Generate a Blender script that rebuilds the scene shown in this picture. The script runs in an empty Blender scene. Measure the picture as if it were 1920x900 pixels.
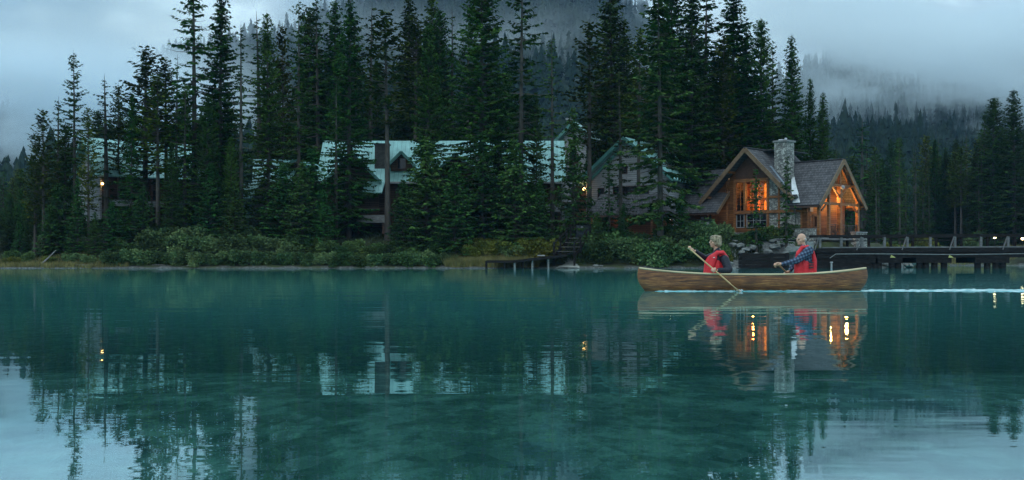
import bpy, math, random
import numpy as np
from mathutils import Vector, Matrix, noise

# ---------------------------------------------------------------- camera, world, sun, exposure
SC = bpy.context.scene
F, HOR, CZ = 2000.0, 490.0, 0.65          # focal length in px of a 1920 wide frame, horizon row, eye height

def P(px, py, D):
    """point at distance D that the photograph shows at column px, row py"""
    return Vector(((px - 960.0) / F * D, D, CZ + (HOR - py) / F * D))

def X(px, D): return (px - 960.0) / F * D
def Z(py, D): return CZ + (HOR - py) / F * D

cam = bpy.data.cameras.new("camera"); camo = bpy.data.objects.new("camera", cam)
SC.collection.objects.link(camo); SC.camera = camo
camo.location = (0, 0, CZ); camo.rotation_euler = (math.radians(90), 0, 0)
cam.sensor_width = 36.0; cam.lens = 36.0 * F / 1920.0
cam.shift_y = (HOR - 450.0) / 1920.0
cam.clip_start = 0.1; cam.clip_end = 9000

SUN_EL, SUN_AZ = 38.0, 200.0               # weak, very wide: an overcast evening
SKY_STRENGTH = 0.1
w = bpy.data.worlds.new("World"); SC.world = w; w.use_nodes = True
nt = w.node_tree; nt.nodes.clear()
def nn(nt, t, **kw):
    n = nt.nodes.new(t)
    for k, v in kw.items(): setattr(n, k, v)
    return n
wo = nn(nt, "ShaderNodeOutputWorld"); bg = nn(nt, "ShaderNodeBackground")
sky = nn(nt, "ShaderNodeTexSky", sky_type='NISHITA', sun_disc=False)
sky.sun_elevation = math.radians(SUN_EL); sky.sun_rotation = math.radians(SUN_AZ)
tc = nn(nt, "ShaderNodeTexCoord"); mp = nn(nt, "ShaderNodeMapping")
mp.inputs['Scale'].default_value = (1.0, 1.0, 2.2)
n1 = nn(nt, "ShaderNodeTexNoise"); n1.inputs['Scale'].default_value = 6.5; n1.inputs['Detail'].default_value = 6
n1.inputs['Roughness'].default_value = 0.6; n1.inputs['Distortion'].default_value = 0.5
rp = nn(nt, "ShaderNodeValToRGB")
rp.color_ramp.elements[0].position = 0.30; rp.color_ramp.elements[0].color = (3.3, 4.6, 6.0, 1)
rp.color_ramp.elements[1].position = 0.56; rp.color_ramp.elements[1].color = (7.4, 10.0, 10.9, 1)
mx = nn(nt, "ShaderNodeMix", data_type='RGBA'); mx.inputs[0].default_value = 0.9
nt.links.new(tc.outputs['Generated'], mp.inputs[0]); nt.links.new(mp.outputs[0], n1.inputs['Vector'])
nt.links.new(n1.outputs[0], rp.inputs[0])
nt.links.new(sky.outputs[0], mx.inputs[6]); nt.links.new(rp.outputs[0], mx.inputs[7])
# an overcast sky is brighter overhead than at the horizon
spz = nn(nt, "ShaderNodeSeparateXYZ"); nt.links.new(tc.outputs['Generated'], spz.inputs[0])
zr = nn(nt, "ShaderNodeMapRange"); zr.inputs[1].default_value = 0.12; zr.inputs[2].default_value = 1.0
zr.inputs[3].default_value = SKY_STRENGTH; zr.inputs[4].default_value = SKY_STRENGTH * 1.9
nt.links.new(spz.outputs[2], zr.inputs[0]); nt.links.new(zr.outputs[0], bg.inputs[1])
nt.links.new(mx.outputs[2], bg.inputs[0])
nt.links.new(bg.outputs[0], wo.inputs[0])

sl = bpy.data.lights.new("sun", 'SUN'); slo = bpy.data.objects.new("sun", sl); SC.collection.objects.link(slo)
sl.energy = 0.5; sl.angle = math.radians(40); sl.color = (0.93, 0.97, 1.0)
_az = math.radians(SUN_AZ); _el = math.radians(SUN_EL)
_d = Vector((math.sin(_az) * math.cos(_el), math.cos(_az) * math.cos(_el), math.sin(_el)))
slo.rotation_euler = _d.to_track_quat('Z', 'Y').to_euler()

vs = SC.view_settings
vs.view_transform = 'Standard'; vs.look = 'None'; vs.exposure = 0.0; vs.gamma = 1.0; vs.use_curve_mapping = False
cy = SC.cycles
cy.use_denoising = True
cy.max_bounces = 10; cy.diffuse_bounces = 2; cy.glossy_bounces = 3; cy.transmission_bounces = 4
cy.transparent_max_bounces = 8; cy.volume_bounces = 7
cy.sample_clamp_indirect = 4.0
cy.caustics_reflective = False; cy.caustics_refractive = False
cy.volume_step_rate = 0.3; cy.volume_max_steps = 256

# ---------------------------------------------------------------- helpers
COL = SC.collection
RNG = np.random.default_rng(11)
random.seed(5)

def link(o, parent=None):
    COL.objects.link(o)
    if parent is not None: o.parent = parent
    return o

def tag(o, label=None, cat=None, group=None, kind=None):
    if label: o['label'] = label
    if cat: o['category'] = cat
    if group: o['group'] = group
    if kind: o['kind'] = kind
    return o

def thing(name, label, cat, loc=(0, 0, 0), rz=0.0, group=None):
    o = bpy.data.objects.new(name, None); o.empty_display_size = 0.3
    link(o); o.location = loc; o.rotation_euler = (0, 0, rz)
    return tag(o, label, cat, group)

def mesh_np(name, verts, faces, mat=None, parent=None, smooth=False):
    """verts Nx3, faces MxK arrays"""
    me = bpy.data.meshes.new(name)
    verts = np.asarray(verts, dtype=np.float32); faces = np.asarray(faces, dtype=np.int32)
    m, k = faces.shape
    me.vertices.add(len(verts)); me.vertices.foreach_set('co', verts.ravel())
    me.loops.add(m * k); me.loops.foreach_set('vertex_index', faces.ravel())
    me.polygons.add(m); me.polygons.foreach_set('loop_start', np.arange(0, m * k, k, dtype=np.int32))
    me.update(calc_edges=True)
    if smooth: me.polygons.foreach_set('use_smooth', np.ones(m, dtype=bool))
    if mat: me.materials.append(mat)
    o = bpy.data.objects.new(name, me)
    return link(o, parent)

class MB:
    """collects shapes, builds ONE mesh object"""
    def __init__(s): s.v = []; s.f = []; s.sm = []
    def add(s, vs_, fs_, smooth=False):
        b = len(s.v); s.v += [tuple(v) for v in vs_]
        s.f += [tuple(i + b for i in f) for f in fs_]; s.sm += [smooth] * len(fs_)
    def frame(s, c, ax, ay, az, hx, hy, hz):
        c = Vector(c); ax = Vector(ax); ay = Vector(ay); az = Vector(az)
        vs_ = [c + ax * (i * hx) + ay * (j * hy) + az * (k * hz) for k in (-1, 1) for j in (-1, 1) for i in (-1, 1)]
        s.add(vs_, [(0, 2, 3, 1), (4, 5, 7, 6), (0, 1, 5, 4), (2, 6, 7, 3), (0, 4, 6, 2), (1, 3, 7, 5)])
    def box(s, lo, hi):
        lo = Vector(lo); hi = Vector(hi); c = (lo + hi) / 2; h = (hi - lo) / 2
        s.frame(c, (1, 0, 0), (0, 1, 0), (0, 0, 1), h.x, h.y, h.z)
    def beam(s, p0, p1, wd, ht, up=(0, 0, 1)):
        p0 = Vector(p0); p1 = Vector(p1); d = (p1 - p0); L = d.length; d.normalize()
        up = Vector(up); sd = d.cross(up)
        if sd.length < 1e-3: sd = d.cross(Vector((1, 0, 0)))
        sd.normalize(); u = sd.cross(d)
        s.frame((p0 + p1) / 2, d, sd, u, L / 2, wd / 2, ht / 2)
    def tube(s, pts, rs, n=8, cap=True, smooth=True):
        pts = [Vector(p) for p in pts]
        if not hasattr(rs, '__len__'): rs = [rs] * len(pts)
        b = []; ref = None
        for i, p in enumerate(pts):
            d = (pts[min(i + 1, len(pts) - 1)] - pts[max(i - 1, 0)]).normalized()
            a = ref if ref is not None else (Vector((0, 0, 1)) if abs(d.z) < .9 else Vector((1, 0, 0)))
            sx = (a - d * a.dot(d)).normalized(); sy = d.cross(sx); ref = sx
            b.append([p + (sx * math.cos(t) + sy * math.sin(t)) * rs[i] for t in [2 * math.pi * k / n for k in range(n)]])
        vs_ = [v for r in b for v in r]; fs_ = []
        for i in range(len(pts) - 1):
            for k in range(n):
                fs_.append((i * n + k, i * n + (k + 1) % n, (i + 1) * n + (k + 1) % n, (i + 1) * n + k))
        s.add(vs_, fs_, smooth)
        if cap:
            s.add(b[0], [tuple(reversed(range(n)))]); s.add(b[-1], [tuple(range(n))])
    def prism(s, poly, ext):
        """planar polygon extruded by vector ext"""
        ext = Vector(ext); n = len(poly); poly = [Vector(p) for p in poly]
        vs_ = poly + [p + ext for p in poly]
        fs_ = [tuple(reversed(range(n))), tuple(range(n, 2 * n))]
        fs_ += [(i, (i + 1) % n, n + (i + 1) % n, n + i) for i in range(n)]
        s.add(vs_, fs_)
    def ball(s, c, r, nu=12, nv=8, m=None):
        c = Vector(c); r = Vector(r) if hasattr(r, '__len__') else Vector((r, r, r))
        vs_ = []
        for j in range(1, nv):
            ph = math.pi * j / nv
            for i in range(nu):
                th = 2 * math.pi * i / nu
                v = Vector((r.x * math.sin(ph) * math.cos(th), r.y * math.sin(ph) * math.sin(th), r.z * math.cos(ph)))
                vs_.append(c + (m @ v if m else v))
        t = Vector((0, 0, r.z)); vs_ += [c + (m @ t if m else t), c - (m @ t if m else t)]
        fs_ = []
        for j in range(nv - 2):
            for i in range(nu):
                fs_.append((j * nu + i, (j + 1) * nu + i, (j + 1) * nu + (i + 1) % nu, j * nu + (i + 1) % nu))
        a = len(vs_) - 2
        for i in range(nu):
            fs_.append((a, i, (i + 1) % nu)); fs_.append((a + 1, (nv - 2) * nu + (i + 1) % nu, (nv - 2) * nu + i))
        s.add(vs_, fs_, True)
    def build(s, name, mat=None, parent=None, bevel=0.0):
        me = bpy.data.meshes.new(name); me.from_pydata(s.v, [], s.f)
        me.polygons.foreach_set('use_smooth', s.sm)
        if mat: me.materials.append(mat)
        me.update()
        o = bpy.data.objects.new(name, me)
        if bevel:
            m = o.modifiers.new('bevel', 'BEVEL'); m.width = bevel; m.segments = 2; m.limit_method = 'ANGLE'
        return link(o, parent)

# ---------------------------------------------------------------- materials
def ramp(nt, fac, stops):
    r = nn(nt, "ShaderNodeValToRGB"); cr = r.color_ramp
    while len(cr.elements) < len(stops): cr.elements.new(0.5)
    for e, (p, c) in zip(cr.elements, stops): e.position = p; e.color = (c[0], c[1], c[2], 1)
    nt.links.new(fac, r.inputs[0]); return r.outputs[0]

def material(name):
    m = bpy.data.materials.new(name); m.use_nodes = True
    return m, m.node_tree, m.node_tree.nodes['Principled BSDF']

def noisy(name, stops, scale=4.0, stretch=(1, 1, 1), rough=0.8, bump=0.0, bscale=None, coord='Object', detail=6,
          metallic=0.0, spec=None, jitter=0.0, wave=None, distortion=0.0):
    """base colour from a noise ramp; bump from a second noise; jitter = per-object brightness change"""
    m, nt, b = material(name)
    tc = nn(nt, "ShaderNodeTexCoord"); mp = nn(nt, "ShaderNodeMapping"); mp.inputs['Scale'].default_value = stretch
    nt.links.new(tc.outputs[coord], mp.inputs[0])
    n = nn(nt, "ShaderNodeTexNoise"); n.inputs['Scale'].default_value = scale; n.inputs['Detail'].default_value = detail
    n.inputs['Distortion'].default_value = distortion
    nt.links.new(mp.outputs[0], n.inputs['Vector'])
    c = ramp(nt, n.outputs[0], stops)
    if jitter:
        oi = nn(nt, "ShaderNodeObjectInfo"); h = nn(nt, "ShaderNodeHueSaturation")
        mr = nn(nt, "ShaderNodeMapRange"); mr.inputs[3].default_value = 1 - jitter; mr.inputs[4].default_value = 1 + jitter
        nt.links.new(oi.outputs['Random'], mr.inputs[0]); nt.links.new(mr.outputs[0], h.inputs['Value'])
        mr2 = nn(nt, "ShaderNodeMapRange"); mr2.inputs[3].default_value = .5 - jitter * .06; mr2.inputs[4].default_value = .5 + jitter * .06
        mm = nn(nt, "ShaderNodeMath", operation='FRACT'); m7 = nn(nt, "ShaderNodeMath", operation='MULTIPLY'); m7.inputs[1].default_value = 7.31
        nt.links.new(oi.outputs['Random'], m7.inputs[0]); nt.links.new(m7.outputs[0], mm.inputs[0]); nt.links.new(mm.outputs[0], mr2.inputs[0])
        nt.links.new(mr2.outputs[0], h.inputs['Hue'])
        nt.links.new(c, h.inputs['Color']); c = h.outputs[0]
    nt.links.new(c, b.inputs['Base Color'])
    b.inputs['Roughness'].default_value = rough; b.inputs['Metallic'].default_value = metallic
    if spec is not None: b.inputs['Specular IOR Level'].default_value = spec
    if bump:
        n2 = nn(nt, "ShaderNodeTexNoise"); n2.inputs['Scale'].default_value = bscale or scale * 3; n2.inputs['Detail'].default_value = 4
        nt.links.new(mp.outputs[0], n2.inputs['Vector'])
        bp = nn(nt, "ShaderNodeBump"); bp.inputs['Strength'].default_value = bump; bp.inputs['Distance'].default_value = 0.05
        nt.links.new(n2.outputs[0], bp.inputs['Height']); nt.links.new(bp.outputs[0], b.inputs['Normal'])
    return m

def emis(name, col, strength):
    m, nt, b = material(name)
    b.inputs['Base Color'].default_value = (*col, 1)
    b.inputs['Emission Color'].default_value = (*col, 1); b.inputs['Emission Strength'].default_value = strength
    return m
# ---------------------------------------------------------------- terrain: ground, far slopes
def sstep(a, b, x):
    t = np.clip((x - a) / (b - a), 0, 1); return t * t * (3 - 2 * t)

_pn = np.random.default_rng(3).random((64, 64))
def vnoise(x, y):
    """smooth value noise, numpy"""
    xi = np.floor(x).astype(int); yi = np.floor(y).astype(int); fx = x - xi; fy = y - yi
    fx = fx * fx * (3 - 2 * fx); fy = fy * fy * (3 - 2 * fy)
    g = lambda i, j: _pn[i % 64, j % 64]
    return (g(xi, yi) * (1 - fx) * (1 - fy) + g(xi + 1, yi) * fx * (1 - fy) + g(xi, yi + 1) * (1 - fx) * fy + g(xi + 1, yi + 1) * fx * fy) * 2 - 1

def shore_y(x):
    """front shoreline of the wooded point"""
    return 99.3 + 0.6 * vnoise(x * 0.13, x * 0 + 3.3) + 0.25 * vnoise(x * 0.6, x * 0 + 9.1) + 2.5 * sstep(12, 24, x) * 0.2

def land_d(x, y):
    """signed distance-like: positive on land"""
    front = y - shore_y(x)
    right = (31.5 + 0.7 * np.clip(y - 99, -5, 16) + 0.8 * vnoise(y * .15, y * 0 + 1.7)) - x        # right bank of the point
    point = np.minimum(front, right)
    far = (y - 172 - 3 * vnoise(x * .05, y * 0 + 5.0) + sstep(60, 110, x) * 52)   # far bank
    far = np.where(x > 20, far, -50)
    return np.maximum(point, far)

def ground(x, y):
    x = np.asarray(x, dtype=float); y = np.asarray(y, dtype=float)
    d = land_d(x, y)
    nz = 0.25 * vnoise(x * .35, y * .35) + 0.12 * vnoise(x * .9, y * .9)
    lodge = sstep(13, 20, x)
    left = sstep(-38, -50, x)
    up_l = 0.25 + 2.0 * sstep(0.6, 7, d) + 3.2 * sstep(6, 26, d)
    up_r = 0.15 + 2.45 * sstep(0.3, 3.6, d) + 0.35 * sstep(4, 9, d)
    up_w = 0.22 + 0.5 * sstep(1, 8, d) + 3.0 * sstep(8, 30, d)
    up = up_l * (1 - lodge) + up_r * lodge
    up = up * (1 - left) + up_w * left
    up = np.where(y > 160, 0.3 + 2.5 * sstep(0, 30, d), up)
    up = up + nz * sstep(0.5, 5, d) * (1 - .8 * lodge)
    up = up * sstep(-0.2, .8, d) + 0.0
    bed = -0.02 - 0.28 * np.clip(-d, 0, 9)
    near = sstep(34, 8, y)
    bed = bed * (1 - near) + near * (-0.42 - 0.012 * np.clip(y, 0, 30) + 0.05 * vnoise(x * .7, y * .35))
    return np.where(d > 0, np.maximum(up, -0.02), bed)

def gz(x, y): return float(ground(np.array([x]), np.array([y]))[0])

xs = np.unique(np.concatenate([np.linspace(-6000, -150, 24), np.linspace(-150, -60, 40), np.arange(-60, 62, .7), np.linspace(62, 180, 70), np.linspace(180, 6000, 24)]))
ys = np.unique(np.concatenate([np.linspace(-3000, -40, 10), np.arange(-40, 94, 1.5), np.arange(94, 130, .5), np.arange(130, 260, 2.0), np.linspace(262, 7000, 20)]))
gx, gy = np.meshgrid(xs, ys)
gzv = ground(gx, gy)
gzv = np.where((gy < -35) | (gx < -140) & (gy < 600) , -3.0, gzv)
nx, ny = len(xs), len(ys)
idx = np.arange(nx * ny).reshape(ny, nx)
fc = np.stack([idx[:-1, :-1], idx[:-1, 1:], idx[1:, 1:], idx[1:, :-1]], -1).reshape(-1, 4)

# ground: forest floor, gravel towards the water, stones under it
mg, nt, b = material("forest_floor")
tc = nn(nt, "ShaderNodeTexCoord"); sep = nn(nt, "ShaderNodeSeparateXYZ"); nt.links.new(tc.outputs['Object'], sep.inputs[0])
nA = nn(nt, "ShaderNodeTexNoise"); nA.inputs['Scale'].default_value = 0.6; nA.inputs['Detail'].default_value = 8
nt.links.new(tc.outputs['Object'], nA.inputs['Vector'])
floor_c = ramp(nt, nA.outputs[0], [(0.3, (.016, .016, .010)), (.5, (.028, .034, .015)), (.62, (.04, .052, .02)), (.75, (.075, .065, .04))])
nB = nn(nt, "ShaderNodeTexNoise"); nB.inputs['Scale'].default_value = 5; nB.inputs['Detail'].default_value = 6
nt.links.new(tc.outputs['Object'], nB.inputs['Vector'])
grav_c = ramp(nt, nB.outputs[0], [(0.3, (.035, .038, .036)), (.5, (.08, .083, .08)), (.7, (.16, .16, .15))])
# stones on the lake bed
vo = nn(nt, "ShaderNodeTexVoronoi"); vo.inputs['Scale'].default_value = 7.0
mpv = nn(nt, "ShaderNodeMapping"); mpv.inputs['Scale'].default_value = (1, .55, 1); nt.links.new(tc.outputs['Object'], mpv.inputs[0])
nt.links.new(mpv.outputs[0], vo.inputs['Vector'])
nC = nn(nt, "ShaderNodeTexNoise"); nC.inputs['Scale'].default_value = 1.7; nC.inputs['Detail'].default_value = 9; nC.inputs['Roughness'].default_value = .72
nt.links.new(mpv.outputs[0], nC.inputs['Vector'])
stone_c = ramp(nt, vo.outputs['Color'], [(0.1, (.03, .045, .035)), (.45, (.10, .13, .10)), (.8, (.24, .26, .20)), (1, (.42, .42, .33))])
silt_c = ramp(nt, nC.outputs[0], [(0.42, (.012, .02, .018)), (.5, (.12, .15, .115)), (.57, (.46, .50, .39))])
mxs = nn(nt, "ShaderNodeMix", data_type='RGBA', blend_type='MIX'); mxs.inputs[0].default_value = .55
nt.links.new(silt_c, mxs.inputs[6]); nt.links.new(stone_c, mxs.inputs[7])
def above(v, lo, hi):
    mr = nn(nt, "ShaderNodeMapRange"); mr.inputs[1].default_value = lo; mr.inputs[2].default_value = hi
    nt.links.new(v, mr.inputs[0]); return mr.outputs[0]
nzm = nn(nt, "ShaderNodeMath", operation='MULTIPLY_ADD'); nzm.inputs[1].default_value = .9
nt.links.new(nA.outputs[0], nzm.inputs[0]); nt.links.new(sep.outputs[2], nzm.inputs[2])
m1 = nn(nt, "ShaderNodeMix", data_type='RGBA'); nt.links.new(above(nzm.outputs[0], .50, .68), m1.inputs[0])
nt.links.new(grav_c, m1.inputs[6]); nt.links.new(floor_c, m1.inputs[7])
m2 = nn(nt, "ShaderNodeMix", data_type='RGBA'); nt.links.new(above(sep.outputs[2], -.12, -.02), m2.inputs[0])
nt.links.new(mxs.outputs[2], m2.inputs[6]); nt.links.new(m1.outputs[2], m2.inputs[7])
nt.links.new(m2.outputs[2], b.inputs['Base Color']); b.inputs['Roughness'].default_value = .95
b.inputs['Specular IOR Level'].default_value = .2
bp = nn(nt, "ShaderNodeBump"); bp.inputs['Strength'].default_value = .7; bp.inputs['Distance'].default_value = .08
nt.links.new(nB.outputs[0], bp.inputs['Height']); nt.links.new(bp.outputs[0], b.inputs['Normal'])
g = mesh_np("ground", np.stack([gx, gy, gzv], -1).reshape(-1, 3), fc, mg, smooth=True)
tag(g, kind='structure')

# ---- mountain slopes (polar grids: column x distance)
def slope(name, cols, ridge_rows, Df, Dr, mat, bumps=1.0, seed=0, back=500, ex=.9):
    cols_f = np.linspace(cols[0], cols[-1], 150)
    rr = np.interp(cols_f, cols, ridge_rows)
    ds = np.concatenate([np.linspace(Df, Dr, 60), np.linspace(Dr, Dr + back, 12)[1:]])
    px, D = np.meshgrid(cols_f, ds); R = np.interp(px, cols, ridge_rows)
    top = CZ + (HOR - R) / F * Dr
    t = np.clip((D - Df) / (Dr - Df), 0, 1); prof = t ** ex
    z = top * prof
    z = np.where(D > Dr, top * (1 - ((D - Dr) / back) * .8), z)
    xx = (px - 960) / F * D
    s = 160.0
    rel = (vnoise(xx / s + seed, D / s) * 16 + vnoise(xx / 55 + seed, D / 55) * 6) * bumps
    z = z + rel * np.clip(t * 3, 0, 1)
    z = z - 3 * (1 - np.clip(t * 20, 0, 1))
    v = np.stack([xx, D, z], -1)
    ny_, nx_ = px.shape; idx = np.arange(nx_ * ny_).reshape(ny_, nx_)
    fc = np.stack([idx[:-1, :-1], idx[:-1, 1:], idx[1:, 1:], idx[1:, :-1]], -1).reshape(-1, 4)
    o = mesh_np(name, v.reshape(-1, 3), fc, mat, smooth=True); tag(o, kind='structure')
    return v

m_slope = noisy("slope_ground", [(.3, (.012, .02, .016)), (.6, (.025, .04, .025)), (.8, (.05, .055, .04))], scale=.02, rough=.95, spec=.1)
v_mid = slope("mountain", [-500, -200, 0, 150, 250, 330, 450, 560, 640, 720, 900, 1050, 1130, 1220, 1300, 1450, 1700],
              [300, 270, 235, 185, 150, 112, 95, 60, 10, -40, -70, -80, -30, 50, 120, 200, 300], 270, 1300, m_slope, seed=1, ex=1.3)
v_rt = slope("mountain", [1150, 1300, 1420, 1520, 1600, 1700, 1800, 1860, 1950, 2200, 2600],
             [330, 250, 190, 150, 128, 138, 160, 128, 120, 90, 60], 272, 900, m_slope, bumps=.7, seed=7, ex=1.5)


# ---- far woods on the slopes: masses nobody could count
def far_tree_template(rng, tiers=4, n=8):
    vs_, fs_ = [], []; tiers = int(rng.integers(5, 10)); fat = rng.uniform(.7, 1.5); bare = rng.uniform(0, .25)
    for k in range(tiers):
        st = (1 - .08 - bare) / tiers; z0 = .08 + bare + st * k; z1 = min(1.0, z0 + st * 1.7); r = 0.15 * fat * (1 - k / (tiers + .3)) ** .8 * rng.uniform(.6, 1.25)
        b0 = len(vs_)
        for i in range(n):
            a = 2 * math.pi * i / n + k; rr = r * rng.uniform(.85, 1.3) * (1 if i % 2 else .5)
            vs_.append((math.cos(a) * rr, math.sin(a) * rr, z0 + rng.uniform(-.04, .03)))
        vs_.append((rng.uniform(-.01, .01), 0, z1))
        for i in range(n): fs_.append((b0 + i, b0 + (i + 1) % n, b0 + n))
    return np.array(vs_), np.array(fs_)

def mass(name, grid, count, hmin, hmax, mat, label, rng, tmin=0.0, tmax=1.0, colrange=None, clump=None):
    ny_, nx_, _ = grid.shape
    temps = [far_tree_template(rng) for _ in range(16)]
    V, Fc = [], []; off = 0
    nr = 60
    for _ in range(count):
        u = rng.uniform(0, nx_ - 1.001); t = rng.uniform(tmin, tmax) * (nr - 1.001)
        if colrange and not (colrange[0] < u / (nx_ - 1) < colrange[1]): continue
        i, j = int(t), int(u); a, b_ = t - i, u - j
        p = (grid[i, j] * (1 - a) * (1 - b_) + grid[i + 1, j] * a * (1 - b_) + grid[i, j + 1] * (1 - a) * b_ + grid[i + 1, j + 1] * a * b_)
        if clump is not None and vnoise(np.array(p[0] / clump), np.array(p[1] / clump)) < -.35 + rng.normal() * .2: continue
        tv, tf = temps[rng.integers(16)]
        h = rng.uniform(hmin * .75, hmax) * (1.35 if rng.random() < .1 else 1)
        V.append(tv * (h * rng.uniform(.8, 1.1), h, h) + p - np.array([0, 0, 1.0])); Fc.append(tf + off); off += len(tv)
    o = mesh_np(name, np.concatenate(V), np.concatenate(Fc), mat)
    tag(o, label, 'forest', kind='stuff'); return o

m_farwood = noisy("far_conifers", [(.3, (.008, .018, .013)), (.55, (.015, .03, .02)), (.8, (.03, .045, .028))], scale=.03, rough=.9, spec=.1, detail=8)
rngf = np.random.default_rng(21)
mass("distant_forest", v_mid, 9000, 15, 27, m_farwood, "dark conifer forest covering the misty mountain behind the lodge", rngf, .06)
mass("distant_forest", v_rt, 6500, 13, 23, m_farwood, "conifer forest on the foggy slope at the right", rngf)

# ---------------------------------------------------------------- air: even haze and drifting mist
def volbox(name, lo, hi, mat, label, cat=None):
    mb = MB(); mb.box(lo, hi); o = mb.build(name, mat); tag(o, label, cat, kind='stuff'); return o
mh = bpy.data.materials.new("haze_air"); mh.use_nodes = True; nt = mh.node_tree; nt.nodes.clear()
o_ = nn(nt, "ShaderNodeOutputMaterial"); pv = nn(nt, "ShaderNodeVolumePrincipled")
pv.inputs['Color'].default_value = (.30, .58, 1, 1); pv.inputs['Density'].default_value = 0.00007
nt.links.new(pv.outputs[0], o_.inputs['Volume'])
volbox("haze", (-1750, -150, -6), (1750, 1900, 470), mh, "thin blue evening haze over the lake and valley", 'haze')

def mist(name, lo, hi, dens, scale, thr, label, seed=0.0, zlo=.2, zhi=.6, stretch=(1, 1, 1.8), wisp=.12, top=.3, lo_=.47):
    m = bpy.data.materials.new(name); m.use_nodes = True; nt = m.node_tree; nt.nodes.clear()
    out = nn(nt, "ShaderNodeOutputMaterial"); pv = nn(nt, "ShaderNodeVolumePrincipled")
    pv.inputs['Color'].default_value = (.90, .96, 1, 1); pv.inputs['Anisotropy'].default_value = 0.45
    tc = nn(nt, "ShaderNodeTexCoord"); mp = nn(nt, "ShaderNodeMapping"); mp.inputs['Scale'].default_value = stretch
    mp.inputs['Location'].default_value = (seed, seed * 1.7, seed * .3)
    nt.links.new(tc.outputs['Object'], mp.inputs[0])
    n = nn(nt, "ShaderNodeTexNoise"); n.inputs['Scale'].default_value = scale; n.inputs['Detail'].default_value = 5; n.inputs['Roughness'].default_value = .58
    nt.links.new(mp.outputs[0], n.inputs['Vector'])
    sp = nn(nt, "ShaderNodeSeparateXYZ"); nt.links.new(tc.outputs['Generated'], sp.inputs[0])
    mr = nn(nt, "ShaderNodeMapRange", interpolation_type='SMOOTHSTEP'); mr.inputs[1].default_value = zlo; mr.inputs[2].default_value = zhi
    mr.inputs[3].default_value = -thr * 1.0; mr.inputs[4].default_value = .08
    nt.links.new(sp.outputs[2], mr.inputs[0])
    ad = nn(nt, "ShaderNodeMath", operation='ADD'); nt.links.new(n.outputs[0], ad.inputs[0]); nt.links.new(mr.outputs[0], ad.inputs[1])
    m2 = nn(nt, "ShaderNodeMapRange", interpolation_type='SMOOTHSTEP'); m2.inputs[1].default_value = lo_; m2.inputs[2].default_value = lo_ + wisp; m2.inputs[3].default_value = 0; m2.inputs[4].default_value = dens
    nt.links.new(ad.outputs[0], m2.inputs[0]); 
    # fade at box floor and at the sides facing the camera
    def edge(axis, w0, both=True):
        a = nn(nt, "ShaderNodeMapRange", interpolation_type='SMOOTHSTEP'); a.inputs[1].default_value = 0; a.inputs[2].default_value = w0
        nt.links.new(sp.outputs[axis], a.inputs[0]); return a.outputs[0]
    e1 = nn(nt, "ShaderNodeMath", operation='MULTIPLY'); nt.links.new(m2.outputs[0], e1.inputs[0]); nt.links.new(edge(2, .45), e1.inputs[1])
    e2 = nn(nt, "ShaderNodeMath", operation='MULTIPLY'); nt.links.new(e1.outputs[0], e2.inputs[0]); nt.links.new(edge(1, .3), e2.inputs[1])
    ex = nn(nt, "ShaderNodeMath", operation='PINGPONG'); ex.inputs[1].default_value = .5; nt.links.new(sp.outputs[0], ex.inputs[0])
    exr = nn(nt, "ShaderNodeMapRange", interpolation_type='SMOOTHSTEP'); exr.inputs[1].default_value = 0; exr.inputs[2].default_value = .22; nt.links.new(ex.outputs[0], exr.inputs[0])
    e2b = nn(nt, "ShaderNodeMath", operation='MULTIPLY'); nt.links.new(e2.outputs[0], e2b.inputs[0]); nt.links.new(exr.outputs[0], e2b.inputs[1]); e2 = e2b
    tp = nn(nt, "ShaderNodeMapRange", interpolation_type='SMOOTHSTEP'); tp.inputs[1].default_value = 1; tp.inputs[2].default_value = 1 - top
    nt.links.new(sp.outputs[2], tp.inputs[0])
    e3 = nn(nt, "ShaderNodeMath", operation='MULTIPLY'); nt.links.new(e2.outputs[0], e3.inputs[0]); nt.links.new(tp.outputs[0], e3.inputs[1])
    nt.links.new(e3.outputs[0], pv.inputs['Density']); nt.links.new(pv.outputs[0], out.inputs['Volume'])
    return volbox(name, lo, hi, m, label, 'mist')
MISTS = [  # x0, y0, z0, x1, y1, z1, density, scale, threshold, seed
 ((-1300, 950, 90), (-250, 1150, 360), .030, .0070, .10, "low cloud swallowing the left end of the ridge", 2.0),
 ((-700, 540, 15), (-110, 640, 135), .085, .0130, .08, "mist bank hanging on the dark slope at the left edge", 3.4),
 ((-760, 1180, 130), (430, 1300, 420), .030, .0085, .08, "thin cloud veiling the mountain top behind the tall spruces", 6.0),
 ((-350, 640, 30), (420, 720, 180), .012, .0150, .06, "faint wisp against the blue slope at the centre", 9.0),
 ((60, 420, 8), (640, 500, 125), .050, .0200, .06, "near wisps trailing along the slope at the right", 5.0),
 ((60, 550, 20), (800, 640, 175), .060, .0160, .06, "middle mist bank between the tree rows at the right", 7.0),
 ((60, 720, 50), (950, 820, 260), .050, .0110, .10, "thick mist behind the highest trees at the right", 11.0),
]
for lo, hi, dn, scl, th, lab, sd in MISTS:
    mist("mist", lo, hi, dn, scl, th, lab, seed=sd, zlo=.0, zhi=.9, stretch=(.55, 1, 1.25), wisp=.20, top=.4, lo_=.53 if lab.endswith('at the right') else .47)
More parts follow.
